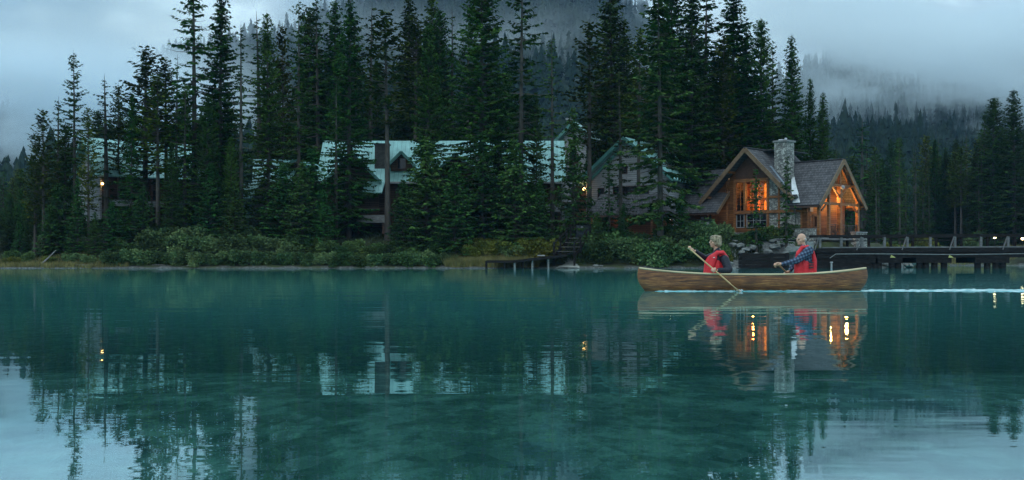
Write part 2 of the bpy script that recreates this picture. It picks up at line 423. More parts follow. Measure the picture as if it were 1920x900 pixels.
# ---------------------------------------------------------------- water
mw = bpy.data.materials.new("lake_water"); mw.use_nodes = True; nt = mw.node_tree; nt.nodes.clear()
out = nn(nt, "ShaderNodeOutputMaterial")
tc = nn(nt, "ShaderNodeTexCoord"); sp = nn(nt, "ShaderNodeSeparateXYZ"); nt.links.new(tc.outputs['Object'], sp.inputs[0])
def wnoise(scale, stretch, detail=3, rough=.5):
    mp = nn(nt, "ShaderNodeMapping"); mp.inputs['Scale'].default_value = stretch; nt.links.new(tc.outputs['Object'], mp.inputs[0])
    n = nn(nt, "ShaderNodeTexNoise"); n.inputs['Scale'].default_value = scale; n.inputs['Detail'].default_value = detail; n.inputs['Roughness'].default_value = rough
    nt.links.new(mp.outputs[0], n.inputs['Vector']); return n.outputs[0]
def bump(h, strength, dist, prev=None):
    b = nn(nt, "ShaderNodeBump"); b.inputs['Strength'].default_value = strength; b.inputs['Distance'].default_value = dist
    nt.links.new(h, b.inputs['Height'])
    if prev is not None: nt.links.new(prev, b.inputs['Normal'])
    return b.outputs[0]
b1 = bump(wnoise(.9, (.25, 1, 1), 2), 1.0, .007)
b2 = bump(wnoise(5.0, (.3, 1, 1), 2), 1.0, .0007, b1)
fr = nn(nt, "ShaderNodeFresnel"); fr.inputs['IOR'].default_value = 1.333; nt.links.new(b2, fr.inputs['Normal'])
gl = nn(nt, "ShaderNodeBsdfGlossy"); gl.inputs['Roughness'].default_value = 0.012; gl.inputs['Color'].default_value = (.82, .96, 1, 1)
nt.links.new(b2, gl.inputs['Normal'])
# glacial flour: the water scatters teal light; more of it where the lake is deep
df = nn(nt, "ShaderNodeBsdfDiffuse"); df.inputs['Color'].default_value = (.10, .53, .52, 1)
tr = nn(nt, "ShaderNodeBsdfTransparent"); tr.inputs['Color'].default_value = (.54, .91, .94, 1)
mr = nn(nt, "ShaderNodeMapRange", interpolation_type='SMOOTHSTEP'); mr.inputs[1].default_value = 4; mr.inputs[2].default_value = 30; mr.inputs[3].default_value = .08; mr.inputs[4].default_value = .97
nt.links.new(sp.outputs[1], mr.inputs[0])
body = nn(nt, "ShaderNodeMixShader"); nt.links.new(mr.outputs[0], body.inputs[0]); nt.links.new(tr.outputs[0], body.inputs[1]); nt.links.new(df.outputs[0], body.inputs[2])
mxw = nn(nt, "ShaderNodeMixShader"); cur = nn(nt, "ShaderNodeValToRGB")
_pts = [(0.0, .02), (.2, .47), (.33, .60), (.72, .77), (.82, .90), (1.0, 1.0)]
while len(cur.color_ramp.elements) < len(_pts): cur.color_ramp.elements.new(.5)
for e_, (p_, v_) in zip(cur.color_ramp.elements, _pts): e_.position = p_; e_.color = (v_, v_, v_, 1)
nt.links.new(fr.outputs[0], cur.inputs[0]); nt.links.new(cur.outputs[0], mxw.inputs[0]); nt.links.new(body.outputs[0], mxw.inputs[1]); nt.links.new(gl.outputs[0], mxw.inputs[2])
nt.links.new(mxw.outputs[0], out.inputs['Surface'])
wm = MB(); wm.add([(-6000, -2900, 0), (6000, -2900, 0), (6000, 420, 0), (-6000, 420, 0)], [(0, 1, 2, 3)])
wt = wm.build("water", mw); tag(wt, kind='structure')
# ---------------------------------------------------------------- building materials
def brickish(name, axis, c1, c2, mortar, bw, rh, off=.5, rough=.85, zscale=1.0, noise_amt=.5, bump=.4, msize=.02, sc=1.0, grime=(.55, 1.25)):
    """rows run level at constant height; axis = horizontal axis of the surface (0 = X, 1 = Y)"""
    m, nt, b = material(name)
    tc = nn(nt, "ShaderNodeTexCoord"); sp = nn(nt, "ShaderNodeSeparateXYZ"); nt.links.new(tc.outputs['Object'], sp.inputs[0])
    cb = nn(nt, "ShaderNodeCombineXYZ"); nt.links.new(sp.outputs[axis], cb.inputs[0])
    mz = nn(nt, "ShaderNodeMath", operation='MULTIPLY'); mz.inputs[1].default_value = zscale; nt.links.new(sp.outputs[2], mz.inputs[0]); nt.links.new(mz.outputs[0], cb.inputs[1])
    bk = nn(nt, "ShaderNodeTexBrick"); bk.offset = off; bk.inputs['Scale'].default_value = sc
    bk.inputs['Color1'].default_value = (*c1, 1); bk.inputs['Color2'].default_value = (*c2, 1); bk.inputs['Mortar'].default_value = (*mortar, 1)
    bk.inputs['Brick Width'].default_value = bw; bk.inputs['Row Height'].default_value = rh; bk.inputs['Mortar Size'].default_value = msize
    nt.links.new(cb.outputs[0], bk.inputs['Vector'])
    n = nn(nt, "ShaderNodeTexNoise"); n.inputs['Scale'].default_value = 1.3; n.inputs['Detail'].default_value = 8; nt.links.new(tc.outputs['Object'], n.inputs['Vector'])
    rr = ramp(nt, n.outputs[0], [(.3, (grime[0],) * 3), (.7, (grime[1],) * 3)])
    mx = nn(nt, "ShaderNodeMix", data_type='RGBA', blend_type='MULTIPLY'); mx.inputs[0].default_value = noise_amt * 1.6 if noise_amt * 1.6 < 1 else 1
    nt.links.new(bk.outputs['Color'], mx.inputs[6]); nt.links.new(rr, mx.inputs[7]); nt.links.new(mx.outputs[2], b.inputs['Base Color'])
    b.inputs['Roughness'].default_value = rough; b.inputs['Specular IOR Level'].default_value = .25
    bp = nn(nt, "ShaderNodeBump"); bp.inputs['Strength'].default_value = bump; bp.inputs['Distance'].default_value = .03
    nt.links.new(bk.outputs['Color'], bp.inputs['Height']); nt.links.new(bp.outputs[0], b.inputs['Normal'])
    return m
sh_c = ((.072, .070, .076), (.135, .13, .14), (.035, .034, .037))
m_shX = brickish("cedar_shingles_x", 0, *sh_c, .16, .26, msize=.025, bump=.7)
m_shY = brickish("cedar_shingles_y", 1, *sh_c, .16, .26, msize=.025, bump=.7)
m_timber = noisy("orange_timber", [(.3, (.12, .045, .013)), (.55, (.23, .088, .026)), (.75, (.35, .145, .045))], scale=2.5, stretch=(1, 1, 4), rough=.6, bump=.2)
m_boardX = brickish("timber_boards_x", 0, (.125, .048, .017), (.20, .082, .028), (.028, .013, .006), 4.0, .2, rough=.6, msize=.012, noise_amt=.5)
m_boardY = brickish("timber_boards_y", 1, (.125, .048, .017), (.20, .082, .028), (.028, .013, .006), 4.0, .2, rough=.6, msize=.012, noise_amt=.5)
m_dark_timber = noisy("dark_stained_timber", [(.3, (.035, .016, .009)), (.6, (.07, .03, .016)), (.8, (.11, .05, .028))], scale=2.5, stretch=(1, 1, 4), rough=.7, bump=.2)
m_trim = noisy("rake_board", [(.3, (.11, .065, .035)), (.7, (.19, .12, .07))], scale=3, rough=.7)
m_siding = brickish("pale_siding_x", 0, (.30, .31, .33), (.36, .37, .39), (.13, .13, .14), 5.0, .22, rough=.75, msize=.02, noise_amt=.4, grime=(.75, 1.1))
m_sidingY = brickish("pale_siding_y", 1, (.30, .31, .33), (.36, .37, .39), (.13, .13, .14), 5.0, .22, rough=.75, msize=.02, noise_amt=.4, grime=(.75, 1.1))
m_brownX = brickish("brown_logs", 0, (.05, .03, .02), (.075, .045, .03), (.018, .012, .01), 6.0, .25, rough=.8, msize=.03)
m_teal = brickish("teal_metal_roof_x", 0, (.30, .56, .54), (.35, .62, .60), (.17, .34, .33), .45, 30.0, off=0, rough=.35, msize=.02, noise_amt=.5, bump=.5, grime=(.72, 1.1))
m_tealY = brickish("teal_metal_roof_y", 1, (.30, .56, .54), (.35, .62, .60), (.17, .34, .33), .45, 30.0, off=0, rough=.35, msize=.02, noise_amt=.5, bump=.5, grime=(.72, 1.1))
m_tealtrim = noisy("teal_trim", [(.3, (.06, .19, .17)), (.7, (.09, .25, .22))], scale=2, rough=.5)
m_metal = noisy("flashing_metal", [(.3, (.5, .52, .54)), (.7, (.72, .74, .76))], scale=3, rough=.4, metallic=.2)
m_grey = noisy("weathered_grey_wood", [(.3, (.13, .13, .13)), (.6, (.22, .22, .22)), (.8, (.30, .30, .29))], scale=3, stretch=(1, 1, 3), rough=.9, bump=.3)
m_tar = noisy("dark_creosote_wood", [(.3, (.009, .008, .008)), (.6, (.020, .017, .017)), (.8, (.042, .036, .035))], scale=2.2, stretch=(1, 1, 3), rough=.95, spec=.08, bump=.4)
m_black = noisy("black_iron", [(.4, (.012, .012, .012)), (.6, (.02, .02, .02))], scale=5, rough=.5)

# river stone masonry
m_stone, nt, b = material("river_stone_masonry")
tc = nn(nt, "ShaderNodeTexCoord"); vo = nn(nt, "ShaderNodeTexVoronoi"); vo.inputs['Scale'].default_value = 4.2
ve = nn(nt, "ShaderNodeTexVoronoi", feature='DISTANCE_TO_EDGE'); ve.inputs['Scale'].default_value = 4.2
mp = nn(nt, "ShaderNodeMapping"); mp.inputs['Scale'].default_value = (1, 1, 1.5); nt.links.new(tc.outputs['Object'], mp.inputs[0])
nt.links.new(mp.outputs[0], vo.inputs['Vector']); nt.links.new(mp.outputs[0], ve.inputs['Vector'])
cs = ramp(nt, vo.outputs['Color'], [(.1, (.10, .10, .10)), (.4, (.20, .20, .19)), (.7, (.33, .33, .31)), (1, (.50, .50, .47))])
em = ramp(nt, ve.outputs['Distance'], [(0, (.25,) * 3), (.10, (1,) * 3)])
mx = nn(nt, "ShaderNodeMix", data_type='RGBA', blend_type='MULTIPLY'); mx.inputs[0].default_value = 1
nt.links.new(cs, mx.inputs[6]); nt.links.new(em, mx.inputs[7]); nt.links.new(mx.outputs[2], b.inputs['Base Color']); b.inputs['Roughness'].default_value = .85
bp = nn(nt, "ShaderNodeBump"); bp.inputs['Strength'].default_value = .8; bp.inputs['Distance'].default_value = .05; nt.links.new(ve.outputs['Distance'], bp.inputs['Height']); nt.links.new(bp.outputs[0], b.inputs['Normal'])

# window glass: lets the room show, mirrors the sky
m_glass = bpy.data.materials.new("window_glass"); m_glass.use_nodes = True; nt = m_glass.node_tree; nt.nodes.clear()
o_ = nn(nt, "ShaderNodeOutputMaterial"); t_ = nn(nt, "ShaderNodeBsdfTransparent"); g_ = nn(nt, "ShaderNodeBsdfGlossy"); g_.inputs['Roughness'].default_value = .03
f_ = nn(nt, "ShaderNodeFresnel"); f_.inputs['IOR'].default_value = 1.5; x_ = nn(nt, "ShaderNodeMixShader"); t_.inputs['Color'].default_value = (.85, .88, .86, 1)
nt.links.new(f_.outputs[0], x_.inputs[0]); nt.links.new(t_.outputs[0], x_.inputs[1]); nt.links.new(g_.outputs[0], x_.inputs[2]); nt.links.new(x_.outputs[0], o_.inputs['Surface'])
m_darkglass, nt, b = material("dark_window_glass"); b.inputs['Base Color'].default_value = (.01, .012, .014, 1); b.inputs['Roughness'].default_value = .06
m_frame = noisy("pale_window_frame", [(.4, (.24, .245, .26)), (.6, (.32, .325, .34))], scale=4, rough=.6)
m_bulb = emis("lamp_bulb", (1.0, .55, .16), 22.0)
m_bulbw = emis("pale_lamp_bulb", (1.0, .78, .42), 14.0)
m_plaster = noisy("warm_room_wall", [(.3, (.35, .18, .07)), (.7, (.5, .28, .11))], scale=1.4, rough=.9)

def slab(mb, pts, th, n=None):
    """a roof slab: four corners of the upper face, thickness th below it"""
    pts = [Vector(p) for p in pts]
    nrm = (pts[1] - pts[0]).cross(pts[2] - pts[0]).normalized()
    if nrm.z < 0: nrm = -nrm
    mb.prism(pts, -nrm * th)

def lamp(name, loc, power, col, parent, r=.12, mat=None):
    """a lit fitting: bulb mesh + point light in it (the bulb is larger than the source)"""
    l = bpy.data.lights.new(name, 'POINT'); l.energy = power; l.color = col; l.shadow_soft_size = r
    o = bpy.data.objects.new(name, l); link(o, parent); o.location = loc; return o

def window(parent, wall_axis, u0, u1, z0, z1, plane, out, frame_mat=None, glass=None, nx=1, nz=1, fw=.07, label=None):
    """wall_axis 0: window spans local X at local Y = plane; 1: spans Y at X = plane. out = outward sign"""
    def pt(u, z, d): return (u, plane + d * out, z) if wall_axis == 0 else (plane + d * out, u, z)
    mb = MB()
    def bar(ua, ub, za, zb, d0=0.0, d1=.06):
        p, q = pt(ua, za, d0), pt(ub, zb, d1)
        mb.box([min(a, b) for a, b in zip(p, q)], [max(a, b) for a, b in zip(p, q)])
    bar(u0, u1, z0, z0 + fw); bar(u0, u1, z1 - fw, z1); bar(u0, u0 + fw, z0 + fw, z1 - fw); bar(u1 - fw, u1, z0 + fw, z1 - fw)
    for i in range(1, nx):
        u = u0 + (u1 - u0) * i / nx; bar(u - .022, u + .022, z0 + fw, z1 - fw, 0, .04)
    for k in range(1, nz):
        z = z0 + (z1 - z0) * k / nz; bar(u0 + fw, u1 - fw, z - .018, z + .018, .005, .035)
    w = bpy.data.objects.new("window", None); link(w, parent); 
    if label: w['label'] = label
    mb.build("frame", frame_mat or m_frame, w)
    g = MB(); p, q = pt(u0 + .02, z0 + .02, .012), pt(u1 - .02, z1 - .02, .02)
    g.box([min(a, b) for a, b in zip(p, q)], [max(a, b) for a, b in zip(p, q)])
    g.build("pane", glass or m_darkglass, w); return w

# ---------------------------------------------------------------- the timber lodge
LZ = 3.0
lodge = thing("timber_lodge", "shingled timber lodge with glowing tall window, stone chimney and open porch gable beside the bridge", "lodge", (23.6, 108.0, LZ), rz=math.radians(-45))
# local X = towards the porch gable, local Y = away from the lake, Z from the ground
ZA, SA, WA = 9.15, .963, 5.45                 # front gable: peak height, pitch, half width
ZB, SB, WB, YB = 7.8, .99, 4.7, 5.2           # porch wing
ZC, SC_, YC = 7.55, .97, 4.0                  # long low wing to the left
def za(x): return ZA - SA * abs(x)
def zb(y): return ZB - SB * abs(y - YB)
def zc(y): return ZC - SC_ * abs(y - YC)
T = .22
mb = MB()
slab(mb, [(-WA, 0, za(WA)), (0, 0, ZA), (0, 9.5, ZA), (-WA, 9.5, za(WA))], T)
mb.build("gable_roof", m_shY, lodge)
mb = MB()
slab(mb, [(WA, 0, za(WA)), (0, 0, ZA), (0, 9.5, ZA), (WA, 9.5, za(WA))], T)
mb.build("gable_roof", m_shY, lodge)
# raised shingle course along the ridge, worn
mb = MB(); mb.beam((0, -.05, ZA + .03), (0, 9.5, ZA + .03), .35, .08); mb.box((-.1, 3.0, ZA - .1), (2.0, 9.0, ZA - .02))
mb.build("ridge_cap", m_shY, lodge)
mb = MB()
slab(mb, [(1.5, YB, ZB), (8.04, YB, ZB), (8.04, YB - WB, zb(YB - WB)), (4.2, YB - WB, zb(YB - WB)), (3.4, 2.0, zb(2.0))], T)
mb.build("porch_roof", m_shX, lodge)
mb = MB(); slab(mb, [(1.5, YB, ZB), (8.04, YB, ZB), (8.04, YB + WB, zb(YB + WB)), (4.2, YB + WB, zb(YB + WB))], T)
mb.build("porch_roof", m_shX, lodge)
mb = MB(); mb.beam((1.9, YB, ZB + .03), (8.06, YB, ZB + .03), .32, .08); mb.build("ridge_cap", m_shX, lodge)
mb = MB(); slab(mb, [(-2.7, -1.0, zc(-1)), (-2.7, YC - .9, zc(YC - .9)), (-4.0, YC, ZC), (-9.2, YC, ZC), (-13.6, -1.0, zc(-1))], T)
mb.build("long_roof", m_shX, lodge)
mb = MB(); slab(mb, [(-3, YC, ZC), (-9.2, YC, ZC), (-13.6, 9.0, zc(9)), (-3, 9.0, zc(9))], T)
mb.build("long_roof", m_shX, lodge)
mb = MB(); mb.prism([(-9.2, YC, ZC), (-13.6, -1, zc(-1)), (-13.6, 9, zc(9))], (0, 0, -T)); mb.build("hip_roof", m_shY, lodge)
# rake boards
def rake(mb, p0, p1, w=.1, h=.42): mb.beam(p0, p1, w, h)
mb = MB()
for sgn in (-1, 1): rake(mb, (0, -.06, ZA - .16), (sgn * (WA + .05), -.06, za(WA) - .2))
mb.build("rake_board", m_trim, lodge)
mb = MB()
for sgn in (-1, 1): rake(mb, (8.1, YB, ZB - .16), (8.1, YB + sgn * (WB + .05), zb(YB + WB) - .2))
mb.build("rake_board", m_trim, lodge)
mb = MB(); rake(mb, (-2.64, 2.2, zc(2.2) - .12), (-2.64, -1.05, zc(-1) - .15), h=.3); mb.build("rake_board", m_trim, lodge)
mb = MB(); mb.beam((-2.7, -1.03, zc(-1) - .18), (-13.6, -1.03, zc(-1) - .18), .06, .16); mb.build("fascia", m_dark_timber, lodge)
mb = MB(); mb.beam((4.3, .47, zb(.5) - .2), (8.04, .47, zb(.5) - .2), .06, .16)
mb.build("fascia", m_dark_timber, lodge)
# rafter tails
mb = MB()
for i in range(13):
    x = -3.2 - i * .8; mb.beam((x, .2, zc(.2) - .36), (x, -.92, zc(-.92) - .36), .1, .16)
mb.build("rafter_tails", m_trim, lodge)
# front gable wall, Y = 1.2
YW = 1.2
mb = MB(); mb.prism([(-4.9, YW, 0), (-1.95, YW, 0), (-1.95, YW, za(1.95) - .25), (-4.9, YW, za(4.9) - .25)], (0, .2, 0)); mb.build("wall", m_boardX, lodge)
mb = MB(); mb.prism([(1.95, YW, 0), (4.9, YW, 0), (4.9, YW, za(4.9) - .25), (1.95, YW, za(1.95) - .25)], (0, .2, 0)); mb.build("stone_wall", m_stone, lodge)
mb = MB(); mb.prism([(-1.95, YW + .02, 5.95), (1.95, YW + .02, 5.95), (1.95, YW + .02, za(1.95) - .25), (0, YW + .02, ZA - .25), (-1.95, YW + .02, za(1.95) - .25)], (0, .16, 0))
mb.build("gable_panel", m_dark_timber, lodge)
mb = MB(); mb.box((-1.95, YW + .02, .0), (1.95, YW + .18, 1.1)); mb.box((-.85, YW + .02, 1.1), (-.6, YW + .18, 2.5)); mb.box((-1.95, YW + .02, 2.5), (1.95, YW + .18, 2.62))
mb.build("wall", m_boardX, lodge)
# the timber frame standing proud of the wall
mb = MB()
for x in (-1.95, -.75, .5, 1.95): mb.box((x - .12, YW - .16, 0 if abs(x) > 1 else 2.6), (x + .12, YW + .0, 6.0))
for x in (-2.9, 3.2): mb.box((x - .1, YW - .12, 0), (x + .1, YW - .003, za(x) - .4))
mb.box((-2.0, YW - .2, 5.78), (2.05, YW + .018, 6.08)); mb.box((-2.0, YW - .2, 2.5), (4.9, YW - .004, 2.78)); mb.box((2.07, YW - .14, 4.0), (4.9, YW - .004, 4.22))
mb.build("timber_frame", m_timber, lodge)
mb = MB(); mb.beam((-1.9, -.02, 6.1), (-3.05, YW, 4.9), .16, .18); mb.build("bracket", m_timber, lodge)
mb = MB(); mb.beam((0, .05, ZA - .45), (0, YW, ZA - .45), .2, .25)
mb.build("bracket", m_timber, lodge)
for sgn in (-1, 1):
    mb = MB(); mb.beam((sgn * 2.0, .05, za(2.0) - .42), (sgn * 2.0, YW, za(2.0) - .42), .18, .22); mb.build("purlin", m_timber, lodge); mb = MB(); mb.beam((sgn * 4.6, .05, za(4.6) - .42), (sgn * 4.6, YW, za(4.6) - .42), .18, .22); mb.build("purlin", m_timber, lodge)
mb = MB()
for k in range(14): mb.box((-4.9, .04 , 0), (-4.9, .05, .01))
window(lodge, 0, -1.83, -.87, 2.78, 5.78, YW + .05, -1, m_timber, m_glass, 2, 4, .06)
window(lodge, 0, -.63, .38, 2.78, 5.78, YW + .05, -1, m_timber, m_glass, 2, 4, .06)
window(lodge, 0, .62, 1.83, 2.78, 5.78, YW + .05, -1, m_timber, m_glass, 3, 5, .06, label="right bay of the tall window, glowing brightest")
window(lodge, 0, -1.8, -.85, 1.1, 2.5, YW + .03, -1, m_frame, m_darkglass, 2, 2, .07)
window(lodge, 0, -.58, 1.8, 1.1, 2.5, YW + .03, -1, m_frame, m_darkglass, 3, 2, .07)
# the lit room behind the tall window
room = bpy.data.objects.new("room", None); link(room, lodge)
mb = MB(); mb.box((-3.2, 5.2, 2.4), (3.2, 5.3, 6.6)); mb.build("room_wall", m_plaster, room)
mb = MB(); mb.box((-3.2, 1.45, 2.4), (3.2, 5.2, 2.48)); mb.build("room_floor", m_dark_timber, room)
mb = MB()
for x in (-2.4, -1.2, .1, 1.4, 2.6): mb.box((x - .12, 5.0, 2.48), (x + .12, 5.2, 6.4))
mb.box((-3.2, 4.98, 4.1), (3.2, 5.18, 4.35)); mb.beam((-2.4, 4.0, 5.9), (2.4, 4.0, 5.9), .2, .25); mb.beam((0, 1.6, 6.3), (0, 5.1, 6.3), .2, .25)
mb.beam((-1.2, 4.0, 5.0), (0, 4.0, 5.9), .12, .14); mb.beam((1.2, 4.0, 5.0), (0, 4.0, 5.9), .12, .14)
mb.build("room_beams", m_dark_timber, room)
mb = MB(); mb.tube([(1.45, 2.0, 3.0), (1.45, 2.0, 3.55)], [.13, .09], 10); mb.build("lamp_shade", emis("shade_glow", (1, .62, .22), 5.0), room)
lamp("room_light", (1.3, 3.6, 4.6), 1500, (1, .40, .08), lodge, .2)
lamp("room_light", (-1.5, 4.0, 3.4), 300, (1, .22, .04), lodge, .2)
# porch wing walls
XE = 6.15
mb = MB(); mb.box((4.9, 1.5, 0), (5.55, 1.7, zb(1.5) - .25)); mb.build("stone_wall", m_stone, lodge)
mb = MB(); mb.box((5.55, 1.48, 0), (XE, 1.7, zb(1.5) - .25)); mb.build("wall", m_boardX, lodge)
mb = MB(); mb.box((4.75, 1.36, 2.5), (XE + .02, 1.475, 2.72)); mb.box((5.45, 1.36, 0), (5.6, 1.475, 2.5)); mb.build("timber_frame", m_timber, lodge)
mb = MB(); mb.prism([(XE, 1.7, 0), (XE, 9.0, 0), (XE, 9.0, zb(9) - .25), (XE, YB, ZB - .25), (XE, 1.7, zb(1.7) - .25)], (-.18, 0, 0)); mb.build("wall", m_boardY, lodge)
d = MB(); d.box((XE, 2.5, .15), (XE + .06, 3.5, 2.3)); do = d.build("door", m_dark_timber, lodge)
d = MB(); d.box((XE + .061, 2.75, 1.1), (XE + .07, 3.25, 2.1)); d.build("pane", m_darkglass, do)
d = MB(); d.ball((XE + .1, 3.4, 1.15), .04); d.build("handle", m_metal, do)
window(lodge, 1, 1.9, 2.25, 1.2, 2.2, XE, 1, m_timber, m_darkglass)
mb = MB(); mb.box((XE + .05, 1.85, 2.55), (XE + .09, 2.45, 3.1)); mb.build("notice", m_frame, lodge)
# porch posts, beams and trusses
XP = 7.6
for yy, s_ in ((1.1, .13), (3.0, .13), (YB, .19), (8.9, .15)):
    mb = MB(); mb.box((XP - s_, yy - s_, .1), (XP + s_, yy + s_, min(zb(yy) - .45, 5.1) if yy != YB else 5.1)); mb.build("post", m_timber, lodge)
mb = MB()
mb.beam((XP, 1.0, 3.35), (XP, 9.4, 3.35), .2, .24); mb.beam((XP, 2.9, 5.2), (XP, 7.5, 5.2), .22, .26)
mb.beam((XP, YB, 5.1), (XP, YB, ZB - .4), .22, .22)
for sg in (-1, 1):
    mb.beam((XP, YB + sg * .1, 4.0), (XP, YB + sg * 1.5, 5.15), .16, .18); mb.beam((XP, YB + sg * 3.6, 2.6), (XP, YB + sg * 2.6, 3.3), .14, .16)
    mb.beam((XP, YB + sg * 4.4, zb(YB + 4.4) - .45), (XP, YB, ZB - .45), .2, .2)
    for q in (.4, 2.2, 4.2): mb.beam((XE, YB + sg * q, zb(YB + q) - .42), (8.0, YB + sg * q, zb(YB + q) - .42), .16, .2)
mb.build("porch_truss", m_timber, lodge)
mb = MB()   # boarded ceiling under the slopes
for sg in (-1, 1): slab(mb, [(XE + .02, YB, ZB - .26), (7.98, YB, ZB - .26), (7.98, YB + sg * (WB - .05), zb(YB + WB - .05) - .26), (XE + .02, YB + sg * (WB - .05), zb(YB + WB - .05) - .26)], .03)
mb.build("porch_ceiling", m_timber, lodge)
mb = MB(); mb.box((XE, .9, -.2), (8.0, 9.3, .12)); mb.build("porch_floor", m_grey, lodge)
mb = MB(); mb.box((5.3, -.2, -1.0), (7.6, .6, .75)); mb.build("stone_plinth", m_stone, lodge)
mb = MB(); mb.box((5.25, -.25, .75), (7.65, .65, .83)); mb.build("stone_cap", m_grey, lodge)
mb = MB(); mb.box((7.9, 6.9, -1.0), (8.5, 9.2, .55)); mb.build("stone_plinth", m_stone, lodge)
mb = MB(); mb.box((7.85, 6.85, .55), (8.55, 9.25, .63)); mb.build("stone_cap", m_frame, lodge)
def lattice(parent, p0, p1, h, n, name="railing", mat=None):
    """rustic branch railing of crossing sticks"""
    p0 = Vector(p0); p1 = Vector(p1); u = Vector((0, 0, 1)); mb = MB(); r = random.Random(n)
    for k in (0.08, 1.0): mb.tube([p0 + u * h * k, p1 + u * h * k], .035, 5)
    for i in range(n + 1): q = p0.lerp(p1, i / n); mb.tube([q, q + u * (h + .1)], .045, 5)
    for i in range(n):
        a = p0.lerp(p1, i / n); b_ = p0.lerp(p1, (i + 1) / n); m_ = (a + b_) / 2
        mb.tube([a + u * .1, m_ + u * h * .55, b_ + u * h * .95], .022, 4); mb.tube([b_ + u * .1, m_ + u * h * .5, a + u * h * .95], .022, 4)
        mb.tube([m_ + u * .1, m_ + u * h * .95], .018, 4)
    return mb.build(name, mat or m_black, parent)
lattice(lodge, (XP, 3.2, .12), (XP, 8.7, .12), 1.15, 5)
# front deck with its railing
mb = MB(); mb.box((-9.5, -1.4, .12), (-.7, 1.18, .3)); mb.build("deck", m_trim, lodge)
for i in range(8):
    mb = MB(); mb.box((-9.3 + i * 1.2, -1.2, -.9), (-9.1 + i * 1.2, -1.0, .12)); mb.build("deck_post", m_dark_timber, lodge)
lattice(lodge, (-9.4, -1.3, .3), (-.8, -1.3, .3), 1.05, 8)
mb = MB(); mb.box((-.7, -1.3, -1.0), (.35, .9, .55)); mb.build("stone_plinth", m_stone, lodge)
# long wing wall
mb = MB(); mb.box((-13.0, .6, 0), (-4.9, .8, zc(.6) - .3)); mb.build("wall", m_boardX, lodge)
mb = MB(); mb.box((-13.0, .8, 0), (-12.8, 8.4, zc(8.4) - .3)); mb.build("wall", m_boardY, lodge)
window(lodge, 0, -7.6, -7.1, 1.2, 2.3, .6, -1, m_black, m_frame)
d = MB(); d.box((-5.9, .54, .3), (-5.0, .6, 2.35)); do = d.build("door", m_dark_timber, lodge)
d = MB(); d.box((-5.75, .53, 1.9), (-5.4, .538, 2.3)); d.build("notice", m_frame, do)
d = MB(); d.ball((-5.1, .5, 1.3), .04); d.build("handle", m_metal, do)
def wall_lamp(parent, loc, power=18, mat=None, r=.13, col=(1, .5, .15)):
    mb = MB(); mb.ball(loc, r, 10, 8); o = mb.build("wall_lamp", mat or m_bulb, parent); lamp("lamp_light", (loc[0], loc[1], loc[2]), power, col, parent, r * .9); return o
wall_lamp(lodge, (-3.9, -.1, 2.75), 14, m_bulbw)
wall_lamp(lodge, (XE + .6, 2.6, 1.75), 20, m_bulbw, .11)
mb = MB(); mb.ball((XP + .35, YB - .05, 5.0), .22); mb.build("porch_lamp", m_frame, lodge)
lamp("porch_uplight", (6.9, 4.6, 3.9), 330, (1, .48, .11), lodge, .15)
lamp("porch_uplight", (7.1, 7.6, 3.2), 170, (1, .48, .11), lodge, .15)
# chimney
mb = MB(); mb.box((2.2, 1.9, 3.0), (3.62, 3.32, 9.65)); chm = mb.build("chimney", m_stone, lodge)
mb = MB(); mb.box((2.08, 1.78, 9.65), (3.74, 3.44, 9.83)); mb.build("chimney_cap", m_grey, chm)
mb = MB(); mb.box((2.45, 2.3, 9.83), (2.85, 2.9, 9.98)); mb.tube([(3.1, 2.6, 9.83), (3.1, 2.6, 10.1)], .13, 10); mb.build("flue", m_metal, chm)
mb = MB(); slab(mb, [(4.3, -.9 + 1.75, za(4.3) + .06), (2.0, 1.75, za(2.0) + .06), (2.0, 1.35, za(2.0) + .06), (4.3, .55, za(4.3) + .06)], .03)
mb.build("flashing", noisy("blue_grey_metal", [(.3, (.14, .17, .21)), (.7, (.20, .24, .28))], scale=2, rough=.5), lodge)
mb = MB(); 
va, vb = Vector((2.2, 4.6, za(2.2) + .0)), Vector((5.3, 0.62, za(5.3) + .06))
mb.add([(3.3, 3.3, za(3.3) + .28), (3.55, 3.3, za(3.3) + .28), (5.75, .55, za(5.4) + .26), (5.1, .35, za(5.4) + .26)], [(0, 1, 2, 3)])
mb.prism([(3.3, 3.35, za(3.3) + .34), (3.55, 3.45, za(3.3) + .34), (5.85, .6, zb(.6) + .2), (5.15, .42, zb(.6) + .2)], (0, 0, -.06))
mb.build("valley_flashing", m_metal, lodge)

